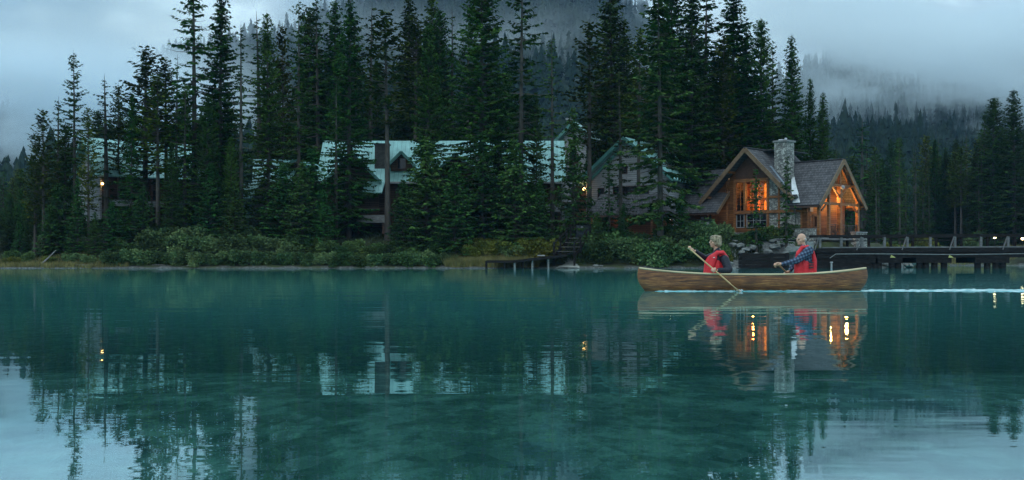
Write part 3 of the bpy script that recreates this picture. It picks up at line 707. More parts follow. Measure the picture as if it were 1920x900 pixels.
# ---------------------------------------------------------------- houses between the trees
def gable_house(name, label, loc, rz, w, L, ze, zr, wall_mat, wall_matY, over=.8, roof=(None, None), base=0.0, windows=(), trim=None, door=None, cat="house"):
    """ridge along local Y from 0 to L, gable faces -Y; w half width to the eaves' edge, ze eave height, zr ridge height"""
    h = thing(name, label, cat, loc, rz=math.radians(rz))
    rX, rY = roof; wi = w - over; s = (zr - ze) / w
    for sg in (-1, 1):
        mb = MB(); slab(mb, [(0, -over, zr), (0, L + over, zr), (sg * w, L + over, ze), (sg * w, -over, ze)], .2); mb.build("roof", rY, h)
    f = lambda x: zr - s * abs(x) - .26
    mb = MB(); mb.prism([(-wi, 0, base), (wi, 0, base), (wi, 0, f(wi)), (0, 0, f(0)), (-wi, 0, f(wi))], (0, .2, 0)); mb.build("wall", wall_mat, h)
    mb = MB(); mb.prism([(-wi, L, base), (wi, L, base), (wi, L, f(wi)), (0, L, f(0)), (-wi, L, f(wi))], (0, -.2, 0)); mb.build("wall", wall_mat, h)
    for sg in (-1, 1):
        mb = MB(); a, b_ = sorted((sg * wi, sg * (wi - .2))); mb.box((a, .2, base), (b_, L - .2, f(wi))); mb.build("wall", wall_matY, h)
    mb = MB()
    for sg in (-1, 1): mb.beam((0, -over - .05, zr - .12), (sg * (w + .03), -over - .05, ze - .14), .1, .34)
    mb.build("rake_board", trim or m_tealtrim, h)
    for (ax_, u0, u1, z0, z1, pl, out) in windows: window(h, ax_, u0, u1, z0, z1, pl, out, m_dark_timber, m_darkglass, 1, 2)
    return h

def balcony(h, x0, x1, y0, y1, z, parent_mat=None, post_z=None, rail=1.0, solid=True):
    mb = MB(); mb.box((x0, y0, z - .15), (x1, y1, z)); mb.build("balcony_floor", m_dark_timber, h)
    mb = MB()
    if solid: mb.box((x0, y0 - .05, z - .45), (x1, y0 - .004, z + .35))
    mb.build("balcony_panel", parent_mat or m_siding, h)
    mb = MB(); mb.beam((x0, y0, z + rail), (x1, y0, z + rail), .08, .08)
    n = max(2, int((x1 - x0) / 1.6))
    for i in range(n + 1):
        x = x0 + (x1 - x0) * i / n; mb.box((x - .06, y0 + .01, z), (x + .06, y0 + .13, z + rail))
    mb.build("railing", m_dark_timber, h)
    for x in np.linspace(x0 + .2, x1 - .2, 3):
        mb = MB(); mb.box((x - .12, y0 + .15, post_z if post_z is not None else z - 4), (x + .12, y0 + .4, z - .15)); mb.build("post", m_dark_timber, h)

# white gabled house with teal roof
H2 = gable_house("gabled_house", "pale gable house with teal roof and lit porch lamp left of the timber lodge", (X(1175, 114), 114, 0), -30, 5.6, 11, 9.2, 13.9, m_siding, m_sidingY, roof=(m_teal, m_tealY), base=3.0,
    windows=((0, -.7, .1, 10.0, 11.0, 0, -1), (0, -1.6, 2.6, 7.4, 8.7, 0, -1), (0, -3.4, -2.6, 7.2, 8.6, 0, -1)))
mb = MB(); mb.beam((-.1, -.15, 13.1), (-4.4, -.15, 9.35), .12, .3); mb.build("rake_board", m_tealtrim, H2)
mb = MB(); mb.box((-6.2, .3, 3.0), (-4.85, 6, 8.9)); mb.build("porch_bay", m_dark_timber, H2)
mb = MB(); mb.box((-6.25, -.3, 5.5), (-4.8, .25, 6.3)); mb.build("porch_rail", m_timber, H2)
wall_lamp(H2, (-4.95, -.2, 8.55), 25, None, .17)
# the low shingled walkway roof in front of it
H7 = thing("covered_walkway", "low shingled lean-to with orange light under its eave in front of the pale gable house", "lean-to", (X(1176, 108), 108, 0), rz=math.radians(-3))
mb = MB(); slab(mb, [(-4.1, -1.2, 5.35), (4.8, -1.2, 5.35), (4.2, 2.0, 7.6), (-2.6, 2.0, 7.6)], .2); mb.build("roof", m_shX, H7)
mb = MB(); mb.box((-3.4, .6, 2.6), (4.4, .8, 5.9)); mb.build("wall", m_boardX, H7)
mb = MB(); mb.box((-4.1, -1.27, 5.05), (4.8, -1.2, 5.25)); mb.build("fascia", m_dark_timber, H7)
for x in (-3.6, -.6, 2.4, 4.4):
    mb = MB(); mb.box((x - .1, -1.05, 2.5), (x + .1, -.85, 5.15)); mb.build("post", m_timber, H7)
wall_lamp(H7, (-.55, .35, 4.75), 60, m_bulb, .12, (1, .38, .06))
wall_lamp(H7, (4.2, -.5, 4.85), 8, m_bulbw, .07)

# central long house: ridge runs along the lake, so turn it by 90 degrees
H3 = thing("long_lodge_house", "long dark house with teal metal roof, dormers and brick chimney hidden behind the central spruces", "house", (0, 0, 0))
xl, xr = X(606, 118), X(1058, 118)
zr3, ze3 = Z(264, 118), Z(344, 116)
mb = MB(); slab(mb, [(xl, 118, zr3), (xr, 118, zr3), (xr, 113.4, ze3), (xl, 113.4, ze3)], .2); o = mb.build("roof", m_teal, H3); 
mb = MB(); slab(mb, [(xl, 118, zr3), (xr, 118, zr3), (xr, 122.6, ze3), (xl, 122.6, ze3)], .2); mb.build("roof", m_teal, H3)
mb = MB(); mb.box((xl + .6, 114.4, 4.2), (xr - .5, 114.6, ze3 + .5)); mb.build("wall", m_brownX, H3)
for x_, sg in ((xl + .6, 1), (xr - .5, -1)):
    mb = MB(); mb.prism([(x_, 114.4, 4.2), (x_, 121.6, 4.2), (x_, 121.6, ze3 + .4), (x_, 118, zr3 - .3), (x_, 114.4, ze3 + .4)], (sg * .2, 0, 0)); mb.build("wall", m_sidingY, H3)
mb = MB(); mb.beam((xl, 113.36, ze3 - .1), (xr, 113.36, ze3 - .1), .08, .2); mb.build("fascia", m_frame, H3)
def front_gable(h, px_, top, D, half, rise, depth, wallm, face_h):
    x = X(px_, D); z = Z(top, D)
    for sg in (-1, 1):
        mb = MB(); slab(mb, [(x, D, z), (x, D + depth, z), (x + sg * half, D + depth, z - rise), (x + sg * half, D, z - rise)], .16); mb.build("dormer_roof", m_tealY, h)
    mb = MB(); q = half - .35
    mb.prism([(x - q, D + .5, z - rise - face_h), (x + q, D + .5, z - rise - face_h), (x + q, D + .5, z - rise * q / half - .2), (x, D + .5, z - .2), (x - q, D + .5, z - rise * q / half - .2)], (0, .15, 0)); mb.build("dormer_wall", wallm, h)
    mb = MB()
    for sg in (-1, 1): mb.beam((x, D - .04, z - .1), (x + sg * half, D - .04, z - rise - .1), .08, .28)
    mb.build("rake_board", m_tealtrim, h)
    window(h, 0, x - .5, x + .5, z - rise - min(face_h, .4) , z - rise + .8, D + .5, -1, m_dark_timber, m_darkglass)
front_gable(H3, 660, 286, 112.0, 3.1, 3.1, 5.5, m_brownX, 4.0)
front_gable(H3, 752, 283, 113.6, 1.5, 1.5, 3, m_brownX, .6)
front_gable(H3, 854, 287, 112.6, 2.1, 1.9, 4, m_brownX, 2.0)
mb = MB(); slab(mb, [(X(702, 114), 114.2, Z(316, 114)), (X(728, 114), 114.2, Z(316, 114)), (X(716, 111), 111, Z(361, 111)), (X(676, 111), 111, Z(361, 111))], .16); mb.build("roof", m_teal, H3)
m_brick = brickish("dark_chimney_brick", 0, (.09, .075, .07), (.14, .12, .11), (.05, .05, .05), .3, .1, msize=.01)
mb = MB(); cx_ = X(716, 115); mb.box((cx_ - .75, 114.8, 8), (cx_ + .75, 116, Z(272, 115))); ch = mb.build("chimney", m_brick, H3)
mb = MB(); mb.box((cx_ - .85, 114.7, Z(272, 115)), (cx_ + .85, 116.1, Z(269, 115))); mb.build("chimney_cap", m_black, ch)
for px_ in (700, 780, 830, 900, 960, 1010):
    x = X(px_, 114.4); window(H3, 0, x - .6, x + .6, 6.6, 8.2, 114.4, -1, m_dark_timber, m_darkglass, 1, 2)
balcony(H3, X(622, 110.5), X(722, 110.5), 110.5, 114.3, Z(414, 110.5) + .25, m_grey, 3.5)
balcony(H3, X(932, 113), X(1052, 113), 113, 114.35, Z(393, 113) + .2, m_siding, 4.0)
mb = MB(); x = X(1056, 113.2); mb.box((x - .12, 113.2, 4), (x + .12, 113.5, ze3 - .2)); mb.build("post", m_grey, H3)

# second house from the left
H4 = gable_house("small_green_roofed_house", "small house with teal roof behind the thin spruces, left of the central house", (X(560, 116), 116, 0), -8, 3.6, 8, Z(338, 114), Z(296, 115), m_brownX, m_brownX, roof=(m_teal, m_tealY), base=4.0,
    windows=((0, -.6, .6, 8.6, 9.8, 0, -1),))
x0, x1 = X(466, 116), X(528, 116)
mb = MB(); slab(mb, [(x0, 118, Z(299, 118)), (x1 + 1.5, 118, Z(299, 118)), (x1 + 1.5, 114, Z(340, 114)), (x0 + .9, 114, Z(340, 114))], .2)
w4 = thing("green_roofed_cabin", "cabin with teal roof and pale gable standing behind the small house's left neighbour spruces", "cabin", (0, 0, 0))
mb.build("roof", m_teal, w4)
mb = MB(); slab(mb, [(x0, 113.9, Z(345, 114)), (x0 + 1.9, 113.9, Z(340, 114)), (x0 + 1.2, 112, Z(372, 112)), (x0 - .4, 112, Z(372, 112))], .15); mb.build("roof", m_teal, w4)
mb = MB(); mb.box((x0 + .9, 114.6, 5.0), (x1 + 1.2, 114.8, Z(342, 114.6))); mb.build("wall", m_siding, w4)
window(w4, 0, x0 + 2.0, x0 + 3.0, 6.6, 7.8, 114.6, -1, m_dark_timber, m_darkglass, 1, 2)

# left house, gable to the left
D5 = 114.0
H5 = gable_house("green_roofed_chalet", "chalet with teal roof, pale gable and a small lit lamp at the far left", (X(160, D5), D5 + 1, 0), -52, 4.6, 10.5, Z(332, D5), Z(256, D5), m_siding, m_brownX, roof=(m_teal, m_tealY), base=5.0,
    windows=((0, -1.0, .6, 8.4, 9.8, 0, -1), (0, -2.6, -1.6, 6.0, 7.4, 0, -1), (1, 2.0, 3.2, 7.2, 8.4, 3.8, 1), (1, 5.0, 6.2, 7.2, 8.4, 3.8, 1)))
mb = MB(); mb.box((3.8, .4, Z(384, 112) - .1), (5.2, 10, Z(375, 112))); mb.build("balcony_panel", m_sidingY, H5)
for y in (.5, 5, 9.8):
    mb = MB(); mb.box((5.0, y - .1, 4.6), (5.2, y + .1, Z(334, 112))); mb.build("post", m_dark_timber, H5)
mb = MB(); mb.box((-4.3, -1.6, Z(384, 112) - .1), (1.0, -1.5, Z(376, 112))); mb.build("balcony_panel", m_siding, H5)
wall_lamp(H5, (4.1, .15, Z(344, 111.5)), 10, None, .11)

# house glimpsed behind the slender spruce
H6 = gable_house("brown_gabled_house", "brown and cream gabled house glimpsed high behind the slender spruce at the centre", (X(1078, 134), 134, 0), -20, 2.3, 5, Z(262, 134), Z(228, 134), m_siding, m_boardY, roof=(m_teal, m_tealY), base=8.0,
    windows=((0, -.5, .5, 13.0, 14.2, 0, -1),), trim=m_tealtrim)
mb = MB(); mb.box((-1.4, 1.0, 14), (-.8, 1.6, 18.6)); c6 = mb.build("chimney", m_brick, H6)
mb = MB(); mb.box((-1.5, .9, 18.6), (-.7, 1.7, 18.85)); mb.build("chimney_cap", m_frame, c6)
# ---------------------------------------------------------------- conifers
def rot_z(v, a):
    c, s = np.cos(a), np.sin(a)
    return np.stack([v[..., 0] * c - v[..., 1] * s, v[..., 0] * s + v[..., 1] * c, v[..., 2]], -1)

def conifer_mesh(seed, H, R, cb=0.08, spacing=.42, per=6, droop=.35, gap=0.0, tuft=.2, shape=1.0, spray=.5, ragged=.25, wide=.30, updraft=.25, dead=0.0):
    """one spruce or pine: returns (trunk verts/faces, crown verts/faces). H height, R crown radius, cb crown base"""
    rng = np.random.default_rng(seed)
    mb = MB()
    lean = rng.uniform(-.012, .012, 2) * H
    ax = lambda z: Vector((lean[0] * (z / H) ** 2, lean[1] * (z / H) ** 2, z))
    r0 = .0105 * H + .05
    zs = [-.4, 0, .04 * H, .25 * H, .5 * H, .75 * H, .92 * H, H]
    mb.tube([ax(z) for z in zs], [r0 * 1.3, r0 * 1.15, r0, r0 * .82, r0 * .6, r0 * .36, r0 * .14, .01], 7)
    O, Dr, Ln, Wd, Up = [], [], [], [], []
    z = cb * H
    while z < H * .978:
        t = (z - cb * H) / (H - cb * H)
        if shape == 'pine': prof = (1 - t) ** .55 * (.55 + .45 * min(1, t * 3)) * .9
        else: prof = (1 - t) ** shape * (.75 + .25 * min(1, t * 6))
        n = max(3, int(round(per * (1 - .3 * t) * rng.uniform(.8, 1.2))))
        a0 = rng.uniform(0, 6.28)
        lvl = rng.uniform(1 - ragged * .6, 1 + ragged * .4)
        for k in range(n):
            if rng.random() < gap: continue
            a = a0 + 6.283 * k / n + rng.normal() * .25
            L = max(.10, R * prof * lvl * rng.uniform(1 - ragged, 1.08))
            zb = z + rng.uniform(-.5, .5) * spacing
            dr = droop * (1 - .75 * t) * rng.uniform(.6, 1.3)
            up = updraft * rng.uniform(.5, 1.4) + .55 * t ** 2
            bare = rng.random() < dead
            base = np.array(ax(zb))
            def spine(s): 
                s = np.asarray(s)
                h = np.stack([np.cos(a) * s * L, np.sin(a) * s * L, (-dr * s + up * s * s * (1 - .3 * s)) * L * (1 if t < .97 else -1)], -1)
                return base + h
            if L > .8 or bare:
                sp_ = spine([0, .5, .95]); mb.tube([Vector(q) for q in sp_], [.022 + .012 * L, .012 + .006 * L, .006], 3, cap=False, smooth=False)
            if bare: continue
            s0 = tuft if L > 1.0 else .1
            m = max(2, int((1 - s0) * L / .22))
            s = np.linspace(s0, 1, m) + rng.uniform(-.04, .04, m)
            pt = spine(s)
            for side in (-1, 1, 0, 2):
                if side == 0: ang = a + rng.normal(0, .18, m); l = spray * rng.uniform(.7, 1.1, m)
                elif side == 2: ang = a + rng.uniform(-1.2, 1.2, m); l = spray * rng.uniform(.4, .8, m)
                else: ang = a + side * rng.uniform(.6, 1.15, m); l = spray * (1.3 - .6 * s) * rng.uniform(.7, 1.15, m)
                l = np.minimum(l, .10 + L * .66)
                tilt = rng.uniform(-.45, .12, m) if side != 2 else rng.uniform(-1.2, -.3, m)
                if shape == 'pine': tilt = rng.uniform(-.3, .8, m)
                d = np.stack([np.cos(ang) * np.cos(tilt), np.sin(ang) * np.cos(tilt), np.sin(tilt)], -1)
                O.append(pt); Dr.append(d); Ln.append(l); Wd.append(wide * l * rng.uniform(.8, 1.2, m))
                nrm = np.stack([rng.normal(0, .45, m), rng.normal(0, .45, m), np.ones(m)], -1)
                Up.append(nrm)
        z += spacing * rng.uniform(.75, 1.25) * (1 - .45 * t)
    O = np.concatenate(O); Dr = np.concatenate(Dr); Ln = np.concatenate(Ln)[:, None]; Wd = np.concatenate(Wd)[:, None]; Up = np.concatenate(Up)
    S = np.cross(Dr, Up); S /= np.linalg.norm(S, axis=1, keepdims=True) + 1e-9
    N = np.cross(S, Dr)
    v0 = O; v1 = O + Dr * Ln * .45 + S * Wd; v2 = O + Dr * Ln + N * (-.12) * Ln; v3 = O + Dr * Ln * .45 - S * Wd
    V = np.stack([v0, v1, v2, v3], 1).reshape(-1, 3)
    Fc = np.arange(len(V)).reshape(-1, 4)
    return mb, V, Fc

m_bark = noisy("conifer_bark", [(.3, (.035, .03, .026)), (.6, (.07, .06, .052)), (.8, (.12, .105, .09))], scale=6, stretch=(1, 1, .25), rough=.95, bump=.5)
def foliage(name, a, b_, c, jit=.42):
    return noisy(name, [(.32, a), (.52, b_), (.72, c)], scale=.55, rough=.85, spec=.06, jitter=jit, detail=9, coord='Object')
m_spruce = foliage("spruce_needles", (.009, .030, .005), (.026, .068, .010), (.068, .130, .020))
m_blue = foliage("blue_spruce_needles", (.012, .038, .010), (.030, .080, .018), (.072, .145, .034))
m_pine = foliage("pine_needles", (.026, .044, .005), (.058, .084, .009), (.12, .145, .018))

KINDS = {}
def kind(name, *a, **k):
    mat = k.pop('mat'); mb, V, Fc = conifer_mesh(*a, **k)
    t = mb.build("trunk", m_bark); c = mesh_np("crown", V, Fc, mat)
    for o in (t, c): COL.objects.unlink(o)
    KINDS.setdefault(name, []).append((a[1], t.data, c.data))
    bpy.data.objects.remove(t); bpy.data.objects.remove(c)

for s in range(4):      # tall full spruces
    kind('full', 100 + s, 28, [5.2, 4.7, 5.8, 4.9][s], mat=m_spruce, cb=.06, gap=.08, ragged=.3, shape=[.72, .8, .65, .75][s], per=7, spacing=.40)
for s in range(3):      # tall open spruces, clumped bare-gapped crown
    kind('open', 120 + s, 28, [4.2, 3.8, 4.5][s], mat=m_spruce, cb=.12, gap=.30, ragged=.55, shape=[.55, .5, .6][s], per=6, spacing=.55, droop=.5, dead=.15)
for s in range(3):      # thin ones
    kind('thin', 140 + s, 22, [2.1, 1.8, 2.4][s], mat=m_spruce, cb=.15, gap=.35, ragged=.6, shape=.6, per=5, spacing=.5, droop=.45, dead=.3, spray=.42)
for s in range(3):      # pines
    kind('pine', 160 + s, 24, [4.3, 3.7, 4.6][s], mat=m_pine, cb=[.42, .3, .5][s], gap=.2, ragged=.6, shape='pine', per=7, spacing=.42, droop=.1, updraft=.35, dead=.1, spray=.5, wide=.34, tuft=.35)
for s in range(3):      # young dense layered ones by the water
    kind('young', 180 + s, 9, [2.6, 2.3, 2.9][s], mat=m_blue, cb=.02, gap=.05, ragged=.22, shape=.85, per=8, spacing=.34, droop=.25, spray=.42)
for s in range(2):      # slender saplings
    kind('slender', 200 + s, 8, [.95, 1.15][s], mat=m_blue, cb=.18, gap=.2, ragged=.45, shape=.8, per=5, spacing=.36, spray=.36)
for s in range(2):      # broad blue old one
    kind('blue', 220 + s, 26, 4.8, mat=m_blue, cb=.16, gap=.22, ragged=.45, shape=.6, per=6, spacing=.52, droop=.5, spray=.62, dead=.1)

def tree(kd, var, x, y, H, label, cat, group=None, name=None, wide=1.0, z=None, tip=None):
    h0, tm, cm = KINDS[kd][var % len(KINDS[kd])]
    z0 = gz(x, y) if z is None else z
    t = thing(name or ('pine_tree' if kd == 'pine' else 'spruce_tree'), label, cat, (x, y, z0 - .1), rz=random.uniform(0, 6.28), group=group)
    s = H / h0; t.scale = (s * wide, s * wide, s)
    a = bpy.data.objects.new('trunk', tm); link(a, t); b_ = bpy.data.objects.new('crown', cm); link(b_, t)
    return t

def tree_at(px, top, D, kd, var, label, wide=1.0, group=None, cat=None):
    x = X(px, D); z0 = gz(x, D); H = Z(top, D) - z0
    return tree(kd, var, x, D, H, label, cat or ('pine tree' if kd == 'pine' else 'spruce tree'), group, wide=wide)

# the trees one can tell apart: column, row of the top, distance, kind, variant, width factor, label
TREES = [
 (630, 150, 108, 'thin', 1, 1.1, "thin spruce crossing the left end of the central green roof"),
 (1164, 130, 106, 'thin', 2, 1.1, "thin spruce crossing the pale gable's middle"),
 (322, 262, 105.5, 'full', 1, 1.0, "short full spruce at the right end of the left green roof"),
 (268, 345, 104.5, 'young', 1, 1.2, "young spruce in front of the left chalet's balcony"),
 (210, 372, 103.5, 'young', 0, 1.2, "young spruce between shrubs and the left chalet's posts"),
 (112, 338, 105, 'young', 2, 1.1, "young spruce left of the pale gable at the far left"),
 (626, -8, 130, 'full', 0, .9, "tall spruce left of and behind the great dark spruce"),
 (802, 34, 109, 'full', 3, .78, "spruce rising right of the chimney in front of the dormers"),
 (66, 262, 109, 'pine', 1, 1.2, "short bushy pine at the very tip of the wooded point"),
 (122, 226, 111, 'pine', 0, 1.1, "dark pine just left of the tall open pine-like spruce"),
 (184, 200, 127, 'full', 2, 1.0, "full spruce rising behind the left end of the left green roof"),
 (246, 168, 107.5, 'full', 1, .72, "dense spruce hugging the wide rounded pine on its left"),
 (296, 132, 107.5, 'pine', 0, 1.2, "dense pine hugging the wide rounded pine on its right"),
 (346, 150, 107, 'open', 1, 1.1, "shorter open spruce at the left foot of the first giant"),
 (388, 170, 107, 'full', 2, .8, "shorter dense spruce between the very tall pair"),
 (434, 250, 106, 'full', 0, .8, "short spruce right of the very tall pair"),
 (532, 300, 106, 'young', 2, 1.2, "wide young spruce hiding the small pale house"),
 (588, 270, 106, 'young', 0, 1.1, "young spruce left of the central roof's left end"),
 (82, 200, 107, 'pine', 1, 1.05, "bushy dark conifer at the left tip of the wooded point"),
 (108, 178, 114, 'thin', 0, 1.2, "thin dark spruce just right of the leftmost conifer"),
 (140, 92, 109, 'open', 1, .9, "tall open pine-like spruce standing over the grey gable at the far left"),
 (166, 196, 106, 'pine', 1, .8, "small pine between the grey gable and the left green roof"),
 (200, 136, 111, 'thin', 2, 1.5, "twin-stemmed looking open spruce in front of the left green roof"),
 (222, 152, 113, 'pine', 0, .8, "pine with bare stem crossing the left green roof"),
 (272, 83, 110, 'pine', 1, 1.45, "wide rounded pine over the right half of the left green roof"),
 (312, 104, 113, 'pine', 2, 1.1, "pine with sparse top between the wide pine and the first very tall spruce"),
 (330, 98, 108, 'thin', 1, .9, "thin snag-topped spruce left of the first very tall spruce"),
 (365, -75, 110, 'open', 0, 1.05, "very tall open spruce, leftmost to reach above the picture"),
 (412, -35, 111, 'full', 1, .95, "very tall dense spruce right beside the first open giant"),
 (452, 37, 108, 'thin', 0, .9, "thin nearly bare spruce standing alone against the misty gap"),
 (488, 20, 129, 'thin', 2, 1.3, "left of the paired spruces right of the misty gap"),
 (503, 15, 111.5, 'full', 3, .75, "right of the paired spruces right of the misty gap"),
 (531, 42, 118, 'pine', 1, .75, "pale pine top showing behind the paired spruces"),
 (560, -6, 111.5, 'open', 1, .8, "tall spruce with a ragged forked top over the second green roof"),
 (578, 2, 132, 'full', 2, .7, "spruce half hidden between two tall ones over the second green roof"),
 (597, -10, 129, 'open', 2, 1.0, "tall open spruce left of the great dark spruce"),
 (654, -12, 109.5, 'full', 1, .92, "great dark spruce left of the chimney"),
 (665, 21, 134, 'open', 1, 1.1, "dark blunt-topped spruce set back against the mist"),
 (694, 4, 133, 'thin', 1, 1.1, "needle thin spruce spire against the mist"),
 (727, 14, 109, 'pine', 2, 1.1, "dark pine over the central green roof"),
 (770, -14, 132, 'full', 3, .9, "tall spruce behind the yellow-green pine"),
 (778, 28, 129, 'pine', 2, 1.1, "yellow-green pine above the dormer roof"),
 (812, -18, 131, 'full', 0, .85, "tall spruce right behind the yellow-green pine"),
 (826, 9, 130, 'full', 2, .7, "slim spruce with pale trunk right of the yellow-green pine"),
 (848, 14, 131, 'thin', 2, 1.0, "faint thin spruce against the mountain, right of the pale trunk"),
 (876, 5, 131, 'open', 0, .8, "open dark top beside the broadest tall spruce"),
 (903, -60, 110, 'full', 2, 1.0, "broadest tall spruce left of the central green roof's lit end"),
 (936, 120, 109, 'full', 1, .62, "shorter spruce filling between the two giants at the centre"),
 (976, -85, 108, 'open', 2, .95, "giant open spruce with hanging boughs near the centre"),
 (1006, 165, 108.5, 'full', 3, .6, "spruce tucked under the hanging boughs near the centre"),
 (1036, 58, 108, 'thin', 0, .95, "slender open spruce standing alone left of the small blue spruce"),
 (1075, 196, 106, 'young', 1, .72, "narrow blue-green spruce beside the lit end of the green roof"),
 (1105, 33, 111, 'pine', 0, 1.05, "olive pine with a long bare stem right of the blue-green spruce"),
 (1148, -48, 129, 'full', 0, 1.0, "massive dark spruce behind the white gable house"),
 (1168, 30, 131, 'full', 3, .9, "dark spruce at the shoulder of the massive one"),
 (1197, 50, 110, 'pine', 2, .9, "loose olive pine in front of the white gable"),
 (1238, -20, 103, 'blue', 0, 1.05, "broad blue-green spruce nearest the water by the lodge's long roof"),
 (1262, -70, 118, 'full', 2, .95, "first of the dark giants behind the lodge's long roof"),
 (1294, -45, 116, 'full', 1, 1.0, "second of the dark giants behind the lodge's long roof"),
 (1322, -30, 121, 'open', 1, 1.3, "open topped giant behind the lodge's highest gable"),
 (1355, 62, 119, 'pine', 1, 1.0, "olive tinged pine directly behind the lodge's highest gable"),
 (1372, -20, 123, 'full', 0, 1.25, "widest giant behind the stone chimney"),
 (1400, 38, 126, 'full', 3, .8, "dark spruce just right of the widest giant"),
 (1427, 25, 125, 'full', 2, .7, "pointed dark spruce right above the stone chimney"),
 (1449, 73, 128, 'open', 2, .8, "ragged smaller spruce right of the chimney's line"),
 (1487, 58, 124, 'full', 1, .85, "last tall spruce at the right end of the grove"),
 (1520, 140, 126, 'full', 3, .6, "shorter spire stepping down at the right end of the grove"),
 (1541, 166, 124, 'full', 1, .8, "lowest spire above the porch gable"),
 (1418, 312, 101.6, 'slender', 0, 1.1, "slender young spruce in front of the glowing lodge window"),
 (1474, 290, 101.3, 'slender', 1, .9, "slender young spruce in front of the stone chimney"),
 (1142, 292, 104, 'slender', 1, 1.2, "slender spruce in front of the white gable's porch lamp"),
 (146, 330, 103.5, 'young', 1, .8, "young layered spruce below the grey gable at the far left"),
 (95, 380, 104, 'young', 2, 1.0, "young spruce on the slope at the left tip"),
 (178, 392, 102.8, 'young', 0, .8, "small young spruce over the beach at the left"),
 (225, 400, 105, 'young', 2, .9, "young spruce under the left balcony"),
 (330, 352, 108, 'young', 0, .9, "young spruce beside the bare stems under the left house"),
 (395, 300, 105.5, 'young', 2, .9, "young spruce at the foot of the very tall pair"),
 (440, 340, 104, 'young', 1, 1.1, "young spruce left of the second green roof"),
 (508, 372, 107, 'young', 0, .9, "young spruce covering the second green roof's wall"),
 (567, 300, 104.2, 'young', 2, 1.0, "layered young spruce above the shore bushes left of the balcony"),
 (606, 352, 103.4, 'young', 1, 1.1, "lower layered spruce left of the central balcony"),
 (755, 330, 102.8, 'young', 0, .95, "layered spruce just right of the central balcony"),
 (800, 250, 104.6, 'young', 2, 1.15, "wide layered spruce hiding the middle of the central house"),
 (852, 300, 102.6, 'young', 1, 1.1, "wide layered spruce above the yellow shore bushes"),
 (905, 240, 105, 'young', 2, .95, "dense spruce left of the small dock"),
 (965, 255, 103.8, 'young', 1, 1.1, "drooping young spruce behind the small dock"),
 (1012, 330, 104, 'young', 0, .9, "small spruce beside the head of the dock stairs"),
 (1170, 378, 103.2, 'young', 2, .75, "young spruce in front of the white gable's lower wall"),
 (1120, 392, 103, 'young', 0, .9, "low spruce right of the dock stairs"),
 (1278, 352, 103, 'young', 1, .8, "short spruce at the near corner of the shingled roof"),
 (1616, 222, 182, 'thin', 1, 1.7, "pale feathery spruce alone on the far bank, right of the porch gable"),
 (1862, 176, 182, 'full', 2, .9, "dark pointed spruce on the far bank near the right edge"),
 (1902, 162, 178, 'full', 0, 1.0, "tallest dark spruce on the far bank at the right edge"),
 (1846, 205, 184, 'thin', 0, 1.0, "thin dead-topped spruce left of the two dark ones at the right edge"),
 (1934, 210, 180, 'full', 1, 1.0, "spruce cut by the right edge of the picture"),
 (1830, 268, 186, 'full', 3, .9, "lower dark spruce beside the dead-topped one at the right"),
 (1880, 262, 180, 'full', 1, .8, "lower dark spruce between the two dark ones at the right edge"),
]
for px_, top, D, kd, var, wd, lab in TREES:
    tree_at(px_, top, D, kd, var, lab, wide=wd)

# the darker trees filling in behind them
rt = np.random.default_rng(77)
SKY_LINE = [(60, 260), (120, 250), (200, 210), (270, 150), (330, 160), (400, 60), (425, 90), (440, 330), (475, 330), (490, 100), (560, 60), (640, 70), (740, 90), (880, 90), (1000, 110), (1012, 250),
            (1062, 260), (1090, 200), (1150, 60), (1250, 20), (1400, 80), (1480, 120), (1550, 230)]
n_fill = 0
for i in range(70):
    px_ = 75 + (1545 - 75) * (i + rt.uniform(0, 1)) / 70.0
    lim = np.interp(px_, [a for a, b_ in SKY_LINE], [b_ for a, b_ in SKY_LINE])
    top = lim + rt.uniform(20, 120); D = rt.uniform(129, 146)
    if top > 330: continue
    kd = rt.choice(['full', 'full', 'open', 'pine']) if px_ < 1150 else 'full'
    tree_at(px_, top, D, kd, int(rt.integers(4)), "dark conifer in the rows", wide=rt.uniform(.85, 1.1), group="conifers crowding behind the houses", cat='conifer')
for i in range(16):
    px_ = 70 + 285 * (i + rt.random()) / 16
    tree_at(px_, np.interp(px_, [60, 140, 200, 270, 330, 360], [275, 215, 195, 150, 165, 120]) + rt.uniform(15, 90), rt.uniform(128, 142), rt.choice(['full', 'full', 'pine']), i, "dark conifer", wide=rt.uniform(1.0, 1.25), group="conifers crowding behind the houses", cat='conifer')
# far bank at the right: one tree after another
for i in range(120):
    px_ = 1548 + (1990 - 1548) * rt.random(); D = rt.uniform(176, 262)
    top = rt.uniform(240, 330) + (12 if px_ < 1610 else 0) - (15 if px_ > 1800 else 0) + (D - 176) * .15
    kd = rt.choice(['full', 'thin', 'open', 'pine', 'thin'])
    tree_at(px_, top, D, kd, int(rt.integers(4)), "conifer in the wood on the far bank behind the bridge", wide=rt.uniform(.8, 1.15), group="conifers on the far bank behind the bridge", cat='conifer')

for i in range(46):
    px_ = -70 + 150 * rt.random(); D = rt.uniform(135, 300)
    tree_at(px_, rt.uniform(300, 385) - (300 - D) * -.05, D, rt.choice(['full', 'full', 'open', 'pine']), int(rt.integers(4)), "dark conifer", wide=rt.uniform(.9, 1.2), group="conifers beyond the left tip of the point", cat='conifer')

for i in range(16):
    px_ = -40 + 105 * (i + rt.random()) / 16; D = rt.uniform(110, 132)
    x = X(px_, D); tree('young', i, x, D, rt.uniform(2.2, 4.6), "young conifer", 'spruce tree', group="low young spruces at the left tip", wide=rt.uniform(1.0, 1.4))
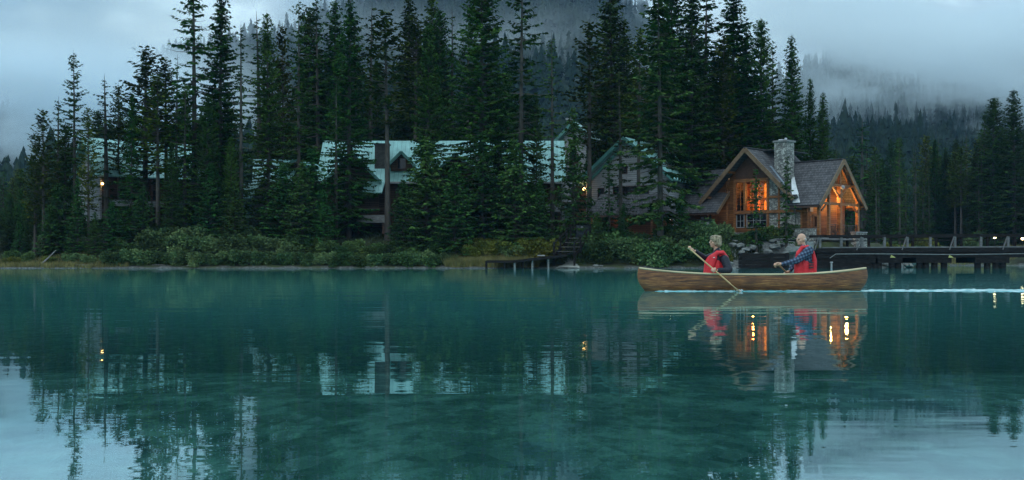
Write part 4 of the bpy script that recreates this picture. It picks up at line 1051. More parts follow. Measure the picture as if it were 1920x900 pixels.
# ---------------------------------------------------------------- shrubs and ground cover
def bush_mesh(seed, R, H, n, leaf=.13, lumps=9):
    rng = np.random.default_rng(seed)
    mb = MB()
    for k in range(7):
        a = rng.uniform(0, 6.28); r = R * rng.uniform(.3, .75); h = H * rng.uniform(.5, .9)
        mb.tube([(0, 0, -.2), (r * .35 * math.cos(a), r * .35 * math.sin(a), h * .5), (r * math.cos(a), r * math.sin(a), h)], [.035, .022, .006], 4, cap=False)
    C = []
    for k in range(lumps):
        a = rng.uniform(0, 6.28); r = R * rng.uniform(.1, .8); z = H * rng.uniform(.2, .85) * (1 - .35 * r / R)
        C.append((r * math.cos(a), r * math.sin(a), z, R * rng.uniform(.26, .48)))
    C = np.array(C); w = C[:, 3] ** 2; ci = rng.choice(lumps, n, p=w / w.sum())
    d = rng.normal(size=(n, 3)); d /= np.linalg.norm(d, axis=1, keepdims=True)
    rad = C[ci, 3:4] * rng.uniform(.45, 1.08, (n, 1))
    O = C[ci, :3] + d * rad * (1, 1, .85); O[:, 2] = np.maximum(O[:, 2], .03)
    Dr = d * .8 + rng.normal(size=(n, 3)) * .6; Dr /= np.linalg.norm(Dr, axis=1, keepdims=True)
    Up = rng.normal(size=(n, 3)) * .7 + (0, 0, .8); S = np.cross(Dr, Up); S /= np.linalg.norm(S, axis=1, keepdims=True)
    l = leaf * rng.uniform(.6, 1.5, (n, 1)); wd = l * .38
    V = np.stack([O, O + Dr * l * .5 + S * wd, O + Dr * l, O + Dr * l * .5 - S * wd], 1).reshape(-1, 3)
    return mb, V, np.arange(4 * n).reshape(-1, 4)
m_leafA = foliage("willow_leaves", (.040, .070, .030), (.078, .130, .052), (.14, .20, .08), .45)
m_leafB = foliage("yellow_green_leaves", (.055, .075, .018), (.11, .125, .025), (.19, .18, .04), .25)
m_leafC = foliage("deep_green_leaves", (.030, .060, .022), (.055, .105, .036), (.10, .155, .05), .45)
BK = {}
for nm, mt in (('w', m_leafA), ('y', m_leafB), ('d', m_leafC)):
    for s in range(3):
        mb, V, Fc = bush_mesh(300 + s + ord(nm), 1.5, 1.9, 3600, .19, 11)
        t = mb.build("stems", m_bark); c = mesh_np("leaves", V, Fc, mt)
        BK.setdefault(nm, []).append((t.data, c.data)); bpy.data.objects.remove(t); bpy.data.objects.remove(c)
def bush(k, var, x, y, s, label, group=None, sz=1.0):
    t = thing("shrub", label, "shrub", (x, y, gz(x, y) - .12), rz=random.uniform(0, 6.28), group=group); t.scale = (s, s, s * sz)
    a, b_ = BK[k][var % 3]; link(bpy.data.objects.new("stems", a), t); link(bpy.data.objects.new("leaves", b_), t); return t
rb = np.random.default_rng(9)
# low willows overhanging the water, then taller ones up the bank
GW, GY, GD = "grey green willows along the waterline", "yellowing shrubs left of the dock", "green shrubs between the dock stairs and the lodge"
for i in range(40):      # waterline row
    px_ = 196 + (850 - 196) * (i + rb.uniform(0, .8)) / 40; D = 100.15 + rb.uniform(0, .7)
    bush('w' if rb.random() < .8 else 'd', int(rb.integers(3)), X(px_, D), D, rb.uniform(.55, .9), "grey green willow shrub leaning over the waterline", GW)
for i in range(34):      # second row, the mound at the left centre higher
    px_ = 215 + (860 - 215) * (i + rb.uniform(0, .8)) / 34; D = 102.2 + rb.uniform(0, 1.5)
    bush('w' if 255 < px_ < 560 else 'd', int(rb.integers(3)), X(px_, D), D, rb.uniform(.75, 1.15) * (1.15 if 270 < px_ < 450 else .8), "taller shrub in the second row up the bank", "taller shrubs up the bank")
for i in range(14):
    px_ = 290 + 190 * (i + rb.uniform(0, .8)) / 14; D = 104.5 + rb.uniform(0, 2.2)
    bush('w', int(rb.integers(3)), X(px_, D), D, rb.uniform(.95, 1.25), "pale willow high on the mound under the tall pair of spruces", "pale willows on the mound under the tall spruces")
for i in range(22):
    px_ = 842 + (1035 - 842) * (i + rb.uniform(0, .8)) / 22; D = 101.8 + rb.uniform(0, 2)
    bush('y' if rb.random() < .75 else 'w', int(rb.integers(3)), X(px_, D), D, rb.uniform(.75, 1.1) * (.8 if px_ < 900 else 1), "yellowing shrub on the bank left of the dock stairs", GY)
for i in range(30):
    px_ = 1098 + (1352 - 1098) * (i + rb.uniform(0, .8)) / 30; D = 100.8 + rb.uniform(0, 2.6)
    bush('d' if rb.random() < .45 else 'w', int(rb.integers(3)), X(px_, D), D, rb.uniform(.95, 1.35), "green shrub crowding the bank between dock stairs and lodge", GD)
for i in range(9):
    px_ = 1100 + 190 * (i + .5) / 9; D = 104 + rb.uniform(0, 1.2)
    bush('d', i, X(px_, D), D, rb.uniform(.9, 1.2), "taller green shrub against the shingled lean-to", "taller shrubs against the shingled lean-to")
for px_, D, k, s, lab in [(1404, 103.3, 'd', .62, "small dark shrub against the deck's stone pier"), (1388, 103.1, 'w', .5, "little grey shrub in front of the deck"), (1432, 103.6, 'w', .6, "pale shrub under the lodge's wide lower window"),
        (1512, 104.6, 'y', .5, "light shrub hugging the porch plinth"), (1344, 103.2, 'd', .8, "dark shrub at the left end of the deck"), (1318, 102.0, 'y', .85, "bright green shrub in front of the notice board"), (1452, 104.9, 'd', .95, "round dark green shrub at the foot of the stone wall, left one"),
        (1478, 104.6, 'd', .9, "round dark green shrub at the foot of the stone wall, right one"), (1438, 105.2, 'y', .8, "light green shrub beside the lodge's lower windows"),
        (1500, 104.2, 'd', .6, "small dark shrub just left of the bridge end"), (1428, 101.2, 'w', .5, "small grey shrub on the rocks above the timber crib"),
        (1366, 100.8, 'y', .5, "small yellow green shrub beside the timber crib"), (1357, 101.5, 'y', .55, "small yellow green shrub behind the woman paddler"), (22, 101.5, 'y', .5, "low yellow green shrub on the far left beach"), (52, 102.5, 'd', .6, "low green shrub on the far left bank"),
        (92, 101.6, 'y', .45, "small yellow shrub above the leaning pole"), (130, 101.4, 'w', .6, "grey green shrub beside the leaning pole"), (165, 101.3, 'w', .6, "grey green shrub left of the willow row"), (30, 106, 'd', .7, "dark shrub on the slope at the left edge")]:
    bush(k, int(rb.integers(3)), X(px_, D), D, s, lab)
for i in range(26):
    px_ = 1612 + (1760 - 1612) * rb.random() * (1 if i < 16 else 2.0); D = rb.uniform(174, 184)
    bush('w' if rb.random() < .6 else 'y', int(rb.integers(3)), X(px_, D), D, rb.uniform(1.0, 1.9), "pale shrub on the far bank seen over the bridge rail", "pale shrubs on the far bank behind the bridge")
# undergrowth and grass: a mass nobody could count
def blades(name, n, region, hmin, hmax, mat, label, rng, cond=None, lean=.35, wd=.035):
    xs_, ys_ = rng.uniform(region[0], region[1], n), rng.uniform(region[2], region[3], n)
    zz = ground(xs_, ys_); ok = (zz > .03) & (cond(xs_, ys_) if cond else True)
    xs_, ys_, zz = xs_[ok], ys_[ok], zz[ok]; n = len(xs_)
    h = rng.uniform(hmin, hmax, n); a = rng.uniform(0, 6.28, n); w_ = wd * rng.uniform(.7, 1.4, n)
    B = np.stack([xs_, ys_, zz - .03], -1); S = np.stack([np.cos(a), np.sin(a), 0 * a], -1) * w_[:, None]
    tip = B + np.stack([rng.normal(0, lean, n) * h, rng.normal(0, lean, n) * h, h], -1)
    V = np.stack([B - S, B + S, tip], 1).reshape(-1, 3)
    o = mesh_np(name, V, np.arange(3 * n).reshape(-1, 3), mat); return tag(o, label, 'grass', kind='stuff')
m_grassY = noisy("yellow_sedge", [(.3, (.09, .085, .025)), (.55, (.17, .15, .045)), (.75, (.26, .22, .08))], scale=.9, rough=.8)
m_grassG = noisy("forest_undergrowth", [(.3, (.016, .030, .012)), (.55, (.035, .055, .02)), (.75, (.075, .085, .03))], scale=.7, rough=.8)
rg = np.random.default_rng(31)
blades("grass", 16000, (X(-60, 101), X(250, 101), 99.5, 106), .15, .5, m_grassY, "yellow sedge and grass along the far left beach", rg)
blades("grass", 9000, (X(836, 101), X(1010, 101), 99.5, 102.4), .35, .95, m_grassY, "tall yellow sedge at the waterline left of the dock", rg)
blades("undergrowth", 60000, (-60, 12, 101, 122), .12, .55, m_grassG, "low dark undergrowth on the forest floor under the spruces", rg, wd=.06)
blades("undergrowth", 14000, (6, 24, 101, 103.2), .12, .5, m_grassG, "low undergrowth on the bank below the lodge", rg, wd=.06)
blades("grass", 9000, (38, 90, 165, 186), .3, .9, m_grassY, "dry grass along the far bank under the bridge", rg, wd=.07)

# ---------------------------------------------------------------- road in front of the lodge
m_road = noisy("pale_asphalt", [(.3, (.10, .105, .11)), (.6, (.14, .145, .15)), (.8, (.18, .185, .19))], scale=1.5, rough=.9)
rx = np.linspace(6, 33, 90); ry = np.linspace(103.3, 105.0, 5)
RX, RY = np.meshgrid(rx, ry); RZ = np.maximum(ground(RX, RY), ground(RX, RY * 0 + 104.2)) * 0 + 2.86 - sstep(9, 6, RX) * .3 + .0
RZ = RZ + 0.04 * np.sin(RX * .5)
rv = np.stack([RX, RY, RZ], -1).reshape(-1, 3); ii = np.arange(90 * 5).reshape(5, 90)
ro = mesh_np("road", rv, np.stack([ii[:-1, :-1], ii[:-1, 1:], ii[1:, 1:], ii[1:, :-1]], -1).reshape(-1, 4), m_road, smooth=True)
sol = ro.modifiers.new("s", 'SOLIDIFY'); sol.thickness = .18; sol.offset = -1
tag(ro, kind='structure')

# ---------------------------------------------------------------- rocks
m_rock = noisy("grey_boulder", [(.3, (.07, .075, .075)), (.55, (.15, .16, .155)), (.8, (.27, .28, .27))], scale=1.2, rough=.9, bump=.6, coord='Object')
def rock_data(seed, n=3):
    bm = __import__('bmesh').new(); __import__('bmesh').ops.create_icosphere(bm, subdivisions=n, radius=1)
    r = np.random.default_rng(seed); off = Vector(r.uniform(0, 50, 3))
    planes = [(Vector(r.normal(size=3)).normalized(), r.uniform(.55, .85)) for _ in range(9)]
    for v in bm.verts:
        for nrm, d in planes:
            k = v.co.dot(nrm)
            if k > d: v.co -= nrm * (k - d)
        v.co *= 1 + .16 * noise.noise(v.co * 1.7 + off) + .05 * noise.noise(v.co * 5 + off)
    me = bpy.data.meshes.new("boulder"); bm.to_mesh(me); bm.free(); me.materials.append(m_rock)
    return me
ROCKS = [rock_data(s) for s in range(5)]
def rock(px_, py_, D, sx, sz, label, k=0, sy=None, group=None, name="boulder"):
    o = bpy.data.objects.new(name, ROCKS[k % 5]); link(o); p = P(px_, py_, D); o.location = p
    o.scale = (sx, sy or sx * .8, sz); o.rotation_euler = (0, 0, k * 1.3); return tag(o, label, 'boulder', group)
for i, (px_, py_, D, sx, sz, lab) in enumerate([
    (1373, 459, 102.2, .55, .28, "dark flat boulder at the left end of the rocks below the road"), (1389, 461, 101.6, .50, .30, "flat pale boulder second from the left below the road"),
    (1398, 468, 100.9, .45, .22, "low slab resting on the left end of the timber crib"), (1409, 464, 101.6, .60, .38, "angular grey boulder left of the slender spruce stem"),
    (1391, 473, 100.4, .35, .22, "small pale stone at the crib's left corner"), (1440, 472, 100.6, .45, .28, "white faced stone on the crib right of the small shrub"),
    (1453, 463, 101.6, .70, .34, "long boulder between the two slender spruces"), (1465, 458, 102.2, .55, .26, "boulder right behind the long one"),
    (1487, 469, 100.8, .95, .55, "largest pale boulder beside the man's head"), (1474, 475, 100.2, .36, .24, "small round stone below the largest boulder"),
    (1368, 494, 99.8, .42, .24, "pale stone at the waterline left of the crib"), (1449, 452, 102.9, .5, .2, "flat stone along the road edge"),
    (1508, 484, 100.6, .6, .45, "rock under the near end of the bridge, left one"), (1524, 490, 100.2, .6, .5, "rock under the near end of the bridge, right one"),
    (1117, 498, 99.9, .32, .12, "small stone at the foot of the sandy slip right of the dock"), (1127, 499, 99.9, .28, .12, "small pale stone at the waterline right of the dock"), (1418, 476, 100.2, .3, .15, "little stone in the middle of the crib's top"), (1380, 452, 102.8, .45, .18, "stone at the left end of the road edge")]):
    rock(px_, py_, D, sx, sz, lab, i)
for i in range(16):
    px_ = 1630 + i * 6.4 + rb.uniform(-2, 2); D = 107 + rb.uniform(0, 2.2) + (px_ - 1630) * .03
    o = rock(px_, 495 + rb.uniform(-4, 4), D, rb.uniform(.3, .6), rb.uniform(.22, .4), "pale riprap block under the bridge", i, group="pale riprap blocks under the bridge")
for i in range(22):
    px_ = 190 + 650 * (i + rb.random()) / 22; D = 99.8
    o = rock(px_, 501.5, D, rb.uniform(.15, .4), rb.uniform(.08, .16), "shore stone lying half in the water under the willows", i, group="shore stones under the willows")

# ---------------------------------------------------------------- timber crib wall
cw = thing("retaining_wall", "dark timber crib wall holding back rocks at the waterline below the lodge", "retaining wall", (X(1431, 99.9), 99.9, 0))
hw = 2.3
for k in range(4):
    mb = MB(); mb.beam((-hw, 0, .16 + k * .36), (hw, .05, .14 + k * .36), .3, .34); mb.build("timber", m_tar, cw, bevel=.03)
for x in (-1.9, .75, hw - .1):
    mb = MB(); mb.box((x - .17, -.22, -.6), (x + .17, -.155, 1.45)); mb.build("post", m_tar, cw)
mb = MB(); mb.box((-hw - .3, -.35, -.4), (hw, -.16, .06)); mb.build("sill", m_tar, cw)

# ---------------------------------------------------------------- dock, stairs
dk = thing("boat_dock", "low dark plank dock at the centre shore, ramping up to a flight of stairs", "dock", (0, 0, 0))
def planks(parent, p0, p1, q0, q1, n, name="deck"):
    p0, p1, q0, q1 = map(Vector, (p0, p1, q0, q1)); mb = MB()
    for i in range(n):
        a, b_ = i / n, (i + .9) / n
        mb.prism([p0.lerp(p1, a), p0.lerp(p1, b_), q0.lerp(q1, b_), q0.lerp(q1, a)], (0, 0, -.07))
    return mb.build(name, m_tar, parent)
A0, A1 = P(912, 487, 97.6), P(962, 490, 97.2); A0.z = A1.z = .75
B0, B1 = P(945, 485, 101), P(1000, 487, 101); B0.z = B1.z = .75
planks(dk, A0, A1, B0, (B0.x + 2.6, 101.0, .75), 18)
C0 = Vector((X(1062, 99), 99.0, 1.35)); C1 = Vector((X(1068, 101), 101.2, 1.35))
planks(dk, (A1.x, A1.y, .75), C0, (B0.x + 2.6, 101.0, .75), C1, 30, "ramp")
mb = MB(); mb.beam((A0.x, A0.y - .06, .62), (A1.x, A1.y - .06, .62), .1, .22); mb.beam((A1.x, A1.y - .06, .62), (C0.x, C0.y - .06, 1.22), .1, .24); mb.build("edge_beam", m_tar, dk)
for px_, yy, zt in ((912, 97.75, .7), (946, 97.5, .7), (965, 97.4, .7), (980, 97.8, .8), (998, 98.1, .95), (1028, 98.7, 1.1), (930, 100.6, .7)):
    mb = MB(); x = X(px_, yy); mb.tube([(x, yy, -1.2), (x, yy, zt)], .1, 8); mb.build("pile", m_grey if px_ in (965, 998, 1028) else m_tar, dk)
mb = MB(); mb.box((X(1008, 99), 99.0, 1.14), (X(1022, 99), 99.7, 1.24)); pl = mb.build("board", m_frame, None); tag(pl, "pale board lying on the dock ramp", "board")
m_curb0 = noisy("worn_stair_tread", [(.3, (.05, .047, .045)), (.7, (.11, .105, .10))], scale=3, rough=.9)
st = thing("wooden_stairs", "dark wooden stairs with rail posts climbing from the dock to the path", "stairs", (0, 0, 0))
S0, S1 = Vector((X(1058, 99.6), 99.6, 1.35)), Vector((X(1088, 103.6), 103.6, 3.1))
nst = 9
for i in range(nst):
    q = S0.lerp(S1, i / (nst - 1)); mb = MB(); mb.box((q.x - .9, q.y - .24, q.z - .03), (q.x + .9, q.y + .24, q.z + .04)); mb.build("step", m_curb0 if i % 2 else m_tar, st)
for sx in (-.95, .95):
    mb = MB(); mb.beam(S0 + Vector((sx, 0, -.18)), S1 + Vector((sx, 0, -.18)), .08, .3); mb.build("stringer", m_tar, st)
    for k in (0, .38, .75, 1.0):
        q = S0.lerp(S1, k); mb = MB(); mb.box((q.x + sx - .09, q.y - .09, q.z - 1.1), (q.x + sx + .09, q.y + .09, q.z + 1.15)); mb.build("post", m_tar, st)
    mb = MB(); mb.beam(S0 + Vector((sx, 0, .95)), S1 + Vector((sx, 0, .95)), .06, .1); mb.build("handrail", m_tar, st)
# sandy slip beside it
m_sand = noisy("pale_silt", [(.3, (.20, .21, .19)), (.7, (.33, .34, .31))], scale=2, rough=.95, bump=.3)
def silt(pxa, pxb, ya, yb, sh, mat):
    sx_ = np.linspace(X(pxa, 100), X(pxb, 100), 30); sy_ = np.linspace(ya, yb, 14); SX, SY = np.meshgrid(sx_, sy_)
    edge = np.clip(np.minimum(SX - sx_[0] - (SY - 99) * sh, sx_[-1] - SX) / 1.0, 0, 1)
    SZ = ground(SX, SY) + .05 * edge - .12 * (1 - edge) + .03 * vnoise(SX * 2, SY * 2); ii = np.arange(30 * 14).reshape(14, 30)
    so = mesh_np("shore_sand", np.stack([SX, SY, SZ], -1).reshape(-1, 3), np.stack([ii[:-1, :-1], ii[:-1, 1:], ii[1:, 1:], ii[1:, :-1]], -1).reshape(-1, 4), mat, smooth=True); tag(so, kind='structure')
silt(1030, 1100, 99.2, 102.4, .35, m_sand)
silt(1352, 1520, 99.4, 103.3, .1, noisy("grey_gravel", [(.3, (.09, .095, .095)), (.5, (.16, .165, .16)), (.7, (.24, .245, .24))], scale=5, rough=.95, bump=.5))

# notice board and dark bin
nb = thing("notice_board", "grey timber notice board with small roof standing in the shrubs left of the lodge", "notice board", (X(1312, 103), 103.0, gz(X(1312, 103), 103)))
for x, h in ((-.75, 2.3), (.75, 2.2)):
    mb = MB(); mb.box((x - .14, -.12, -.3), (x + .14, .12, h)); mb.build("post", m_grey, nb)
mb = MB(); mb.box((-.5, -.05, .9), (.6, .05, 2.05)); bo = mb.build("board", m_tar, nb)
mb = MB(); mb.box((-.3, -.07, 1.35), (.02, -.052, 1.9)); mb.box((.12, -.07, 1.2), (.42, -.052, 1.6)); mb.build("paper", m_frame, bo)
mb = MB(); mb.box((-.56, -.08, .85), (-.5, .06, 2.1)); mb.box((-.5, -.08, 2.05), (.66, .06, 2.1)); mb.build("board_frame", m_frame, bo)
mb = MB(); mb.beam((-1.1, -.1, 2.42), (1.1, -.1, 2.36), .7, .12); mb.build("roof", m_tar, nb)
bn = thing("storage_box", "dark blue grey metal storage box with a small white label beside the stairs' top", "storage box", (X(1094, 106), 106, 3.0))
mb = MB(); mb.box((-.75, -.5, 0), (.75, .5, 1.25)); mb.build("body", noisy("dark_blue_paint", [(.4, (.012, .02, .03)), (.6, (.02, .03, .045))], scale=3, rough=.5), bn, bevel=.03)
mb = MB(); mb.box((-.8, -.55, 1.25), (.8, .55, 1.35)); mb.build("lid", m_tar, bn, bevel=.02)
mb = MB(); mb.box((-.3, -.515, .95), (-.05, -.503, 1.12)); mb.build("label_plate", m_frame, bn)

# driftwood
m_drift = noisy("bleached_driftwood", [(.3, (.10, .095, .09)), (.7, (.22, .21, .20))], scale=3, stretch=(4, 1, 1), rough=.9, bump=.3)
def log(pts, rs, label, name="driftwood_log"):
    mb = MB(); mb.tube(pts, rs, 8); o = mb.build(name, m_drift); return tag(o, label, 'log')
log([P(72, 500, 100.2), P(88, 486, 100.6), P(105, 469, 101.2)], [.09, .07, .04], "bleached dead pole leaning out of the bank at the left beach", "leaning_pole")
log([P(118, 500, 100.1), P(150, 497.5, 100.3), P(190, 498, 100.4)], [.10, .12, .06], "long bleached log lying on the left beach")
log([P(255, 499, 100.0), P(300, 497, 100.2), P(330, 499, 100.1)], [.06, .08, .04], "grey log lying under the willows at the foot of the left chalet's bank")
log([P(350, 500, 99.9), P(395, 496, 100.3)], [.13, .08], "grey log pointing up the bank under the willow mound")
log([P(560, 501, 99.9), P(640, 500, 99.9)], [.09, .06], "thin grey log floating along the willow shore")

# ---------------------------------------------------------------- bridge
br = thing("timber_bridge", "dark timber road bridge on pile bents running off the right edge", "bridge", (0, 0, 0))
bx0, bx1 = X(1520, 100), 66.0; yn, yf = 99.6, 104.2
zd = 1.62
def dz(x): return zd + .004 * (x - bx0)
mb = MB(); mb.prism([(bx0, yn, dz(bx0)), (bx1, yn, dz(bx1)), (bx1, yn, dz(bx1) - .16), (bx0, yn, dz(bx0) - .16)], (0, yf - yn, 0)); mb.build("deck", m_tar, br)
m_curb = noisy("worn_curb_timber", [(.3, (.07, .065, .066)), (.6, (.13, .12, .125)), (.8, (.2, .19, .195))], scale=2, stretch=(1, 1, 3), rough=.85, bump=.3)
for y in (yn + .12, yf - .12):
    mb = MB(); mb.beam((bx0, y, dz(bx0) + .13), (bx1, y, dz(bx1) + .13), .24, .25); mb.build("curb", m_tar, br)
    mb = MB(); mb.beam((bx0 + 1, y - .02, dz(bx0) + .32), (bx1, y - .02, dz(bx1) + .32), .22, .11); mb.build("lower_rail", m_curb, br)
    mb = MB(); mb.beam((bx0 - .2, y, dz(bx0) + 1.36), (bx1, y, dz(bx1) + 1.46), .24, .24); mb.build("top_rail", m_tar, br)
    mb = MB(); mb.beam((bx0 - .2, y - .02, dz(bx0) + .95), (bx1, y - .02, dz(bx1) + 1.05), .07, .05); mb.build("middle_rail", m_tar, br)
for i, px_ in enumerate((1538, 1578, 1617, 1659, 1702, 1745, 1791, 1840, 1891, 1945, 2000, 2060)):
    x = X(px_, yn); 
    mb = MB(); mb.box((x - .11, yn + .0 + .01, dz(x) + .0), (x + .11, yn + .23, dz(x) + 1.32)); mb.build("rail_post", m_curb, br)
    if i % 2 == 0:
        mb = MB(); mb.beam((x - .55, yn - .02, dz(x) + .05), (x - .12, yn - .02, dz(x) + 1.3), .08, .16, up=(0, 1, 0)); mb.build("brace", m_curb, br)
    mb = MB(); mb.box((x - .1, yf - .24, dz(x)), (x + .1, yf - .02, dz(x) + 1.32)); mb.build("rail_post", m_tar, br)
mb = MB(); mb.box((bx0 - .5, yn - .2, .4), (bx0 + .1, yn + .3, 2.5)); mb.build("end_post", m_grey, br)
for k, y in enumerate(np.linspace(yn + .25, yf - .25, 5)):
    mb = MB(); mb.beam((bx0 + .5, y, dz(bx0) - .42), (bx1, y, dz(bx1) - .42), .3, .5); mb.build("stringer", m_tar, br)
mb = MB(); mb.box((bx0 - .6, yn + .15, -.6), (X(1632, yn), yf - .2, dz(bx0) - .68)); mb.build("abutment", m_tar, br)
mb = MB(); mb.tube([(X(1556, 99.3), 99.3, .95), (X(1567, 99.3), 99.3, 1.33), (X(1640, 99.4), 99.42, 1.35), (X(1790, 99.4), 99.42, 1.28), (X(1990, 99.4), 99.42, 1.4)], .035, 6); mb.build("pipe", m_grey, br)
for (pa, pb, piles) in ((1627, 1644, (1630, 1640)), (1640, 1690, (1648, 1672, 1684)), (1716, 1782, (1724, 1736, 1752, 1770)), (1826, 1890, (1833, 1851, 1867, 1880)), (1960, 2030, (1966, 1985, 2005, 2025))):
    mb = MB(); x0, x1 = X(pa, 100), X(pb, 100); mb.box((x0, yn + .1, .5), (x1, yf - .1, dz(x0) - .67)); mb.build("pile_cap", m_tar, br)
    for q in piles:
        for y in (yn + .5, yf - .6):
            x = X(q, y); mb = MB(); mb.tube([(x, y, -2.2), (x, y, .5)], .30, 9); mb.build("pile", m_tar, br)
for px_ in (1673, 1782):
    x = X(px_, 99.4); mb = MB(); mb.prism([(x - .2, 99.35, 1.0), (x + .3, 99.35, 1.0), (x - .1, 99.35, 1.25)], (0, .04, 0)); mb.build("marker_plate", noisy("yellow_paint", [(.4, (.35, .33, .10)), (.6, (.45, .42, .15))], scale=5, rough=.6), br)
for px_, py_ in ((1865, 445), (1917, 448)):
    p = P(px_, py_, 104.9); mb = MB(); mb.tube([(p.x, p.y, 1.6), (p.x, p.y, p.z - .1)], .04, 6); lp = thing("bridge_lamp", "small lit lamp on the far rail of the bridge, %s" % ("left one" if px_ < 1900 else "right one at the picture's edge"), "lamp", (0, 0, 0))
    mb.build("stem", m_black, lp); mb = MB(); mb.ball(p - Vector((0, .0, 0)), .13, 10, 8); mb.build("bulb", m_bulbw, lp); lamp("lamp_light", tuple(p + Vector((0, -.0, 0))), 25, (1, .6, .25), lp, .12)
# white mooring pipe
mb = MB(); x = X(1559, 98.9); mb.tube([(x, 98.9, -1.5), (x, 98.9, .52)], .09, 8); mb.tube([(x, 98.9, .52), (x, 98.9, .62)], [.16, .12], 8); o = mb.build("mooring_post", m_frame); tag(o, "white topped post standing in the water beside the canoe's stern", "mooring post")

# bicycles and porch furniture behind the bridge rail
def bicycle(px_, D, label, rz):
    b_ = thing("bicycle", label, "bicycle", (X(px_, D), D, gz(X(px_, D), D)), rz=rz)
    for x in (-.52, .52):
        mb = MB(); pts = [(x + .34 * math.cos(t), 0, .36 + .34 * math.sin(t)) for t in np.linspace(0, 2 * math.pi, 21)]; mb.tube(pts, .025, 6, cap=False)
        w_ = mb.build("wheel", m_black, b_); mb = MB()
        for k in range(6): t = k * math.pi / 6; mb.tube([(x - .32 * math.cos(t), 0, .36 - .32 * math.sin(t)), (x + .32 * math.cos(t), 0, .36 + .32 * math.sin(t))], .006, 3)
        mb.build("spokes", m_metal, w_)
    mb = MB(); N = [(-.52, 0, .36), (-.12, 0, .32), (-.28, 0, .82), (.36, 0, .85), (.52, 0, .36)]
    for a, c in ((0, 1), (0, 2), (1, 2), (1, 3), (2, 3), (3, 4)): mb.tube([N[a], N[c]], .02, 5)
    mb.build("frame", m_metal, b_)
    mb = MB(); mb.tube([N[3], (.33, 0, 1.02), (.42, -.25, 1.04)], .016, 5); mb.tube([(.33, 0, 1.02), (.42, .25, 1.04)], .016, 5); mb.build("handlebar", m_black, b_)
    mb = MB(); mb.ball((-.3, 0, .92), (.14, .07, .04)); mb.tube([N[2], (-.3, 0, .9)], .014, 5); mb.build("saddle", m_black, b_)
bicycle(1654, 108.5, "bicycle parked behind the bridge rail, left one", .25); bicycle(1678, 109.0, "bicycle parked behind the bridge rail, right one", -.2)
def chair(px_, D, label, rz):
    c = thing("patio_chair", label, "chair", (X(px_, D), D, 3.12), rz=rz)
    mb = MB(); mb.box((-.26, -.25, .40), (.26, .25, .45)); mb.build("seat", m_black, c)
    mb = MB()
    for k in range(5): mb.box((-.26 + k * .115, .22, .45), (-.2 + k * .115, .26, .95))
    mb.box((-.27, .215, .95), (.27, .265, 1.02)); mb.build("backrest", m_black, c)
    for x in (-.23, .23):
        for y in (-.22, .22): mb = MB(); mb.box((x - .025, y - .025, 0), (x + .025, y + .025, .40)); mb.build("leg", m_black, c)
chair(1562, 106.5, "dark chair on the porch behind the bridge end, left one", 2.6); chair(1590, 107.5, "dark chair on the porch behind the bridge end, right one", 3.6)
# ---------------------------------------------------------------- canoe
CX, CY, CL, CBM = 5.33, 23.62, 5.07, 0.43
m_hull, nt, b = material("varnished_cedar_strips")
tc = nn(nt, "ShaderNodeTexCoord"); mp = nn(nt, "ShaderNodeMapping"); mp.inputs['Scale'].default_value = (.7, 1, 11); nt.links.new(tc.outputs['Object'], mp.inputs[0])
n = nn(nt, "ShaderNodeTexNoise"); n.inputs['Scale'].default_value = 4; n.inputs['Detail'].default_value = 8; n.inputs['Roughness'].default_value = .7; nt.links.new(mp.outputs[0], n.inputs['Vector'])
c1 = ramp(nt, n.outputs[0], [(.36, (.04, .012, .004)), (.48, (.14, .045, .012)), (.58, (.27, .105, .028)), (.72, (.48, .24, .08))])
n3 = nn(nt, "ShaderNodeTexNoise"); n3.inputs['Scale'].default_value = 2.2; n3.inputs['Detail'].default_value = 6; nt.links.new(tc.outputs['Object'], n3.inputs['Vector'])
c2 = ramp(nt, n3.outputs[0], [(.35, (.6, .55, .5)), (.6, (1, 1, 1))])
mx = nn(nt, "ShaderNodeMix", data_type='RGBA', blend_type='MULTIPLY'); mx.inputs[0].default_value = .85; nt.links.new(c1, mx.inputs[6]); nt.links.new(c2, mx.inputs[7])
nt.links.new(mx.outputs[2], b.inputs['Base Color']); b.inputs['Roughness'].default_value = .38; b.inputs['Specular IOR Level'].default_value = .3; b.inputs['Coat Weight'].default_value = .5; b.inputs['Coat Roughness'].default_value = .08
bp = nn(nt, "ShaderNodeBump"); bp.inputs['Strength'].default_value = .5; bp.inputs['Distance'].default_value = .03; nt.links.new(n3.outputs[0], bp.inputs['Height']); nt.links.new(bp.outputs[0], b.inputs['Normal'])
m_ash = noisy("pale_ash_wood", [(.3, (.42, .33, .19)), (.7, (.60, .49, .30))], scale=4, stretch=(.3, 1, 1), rough=.45)
m_paddle = noisy("honey_paddle_wood", [(.3, (.42, .27, .12)), (.7, (.60, .42, .21))], scale=5, rough=.4)

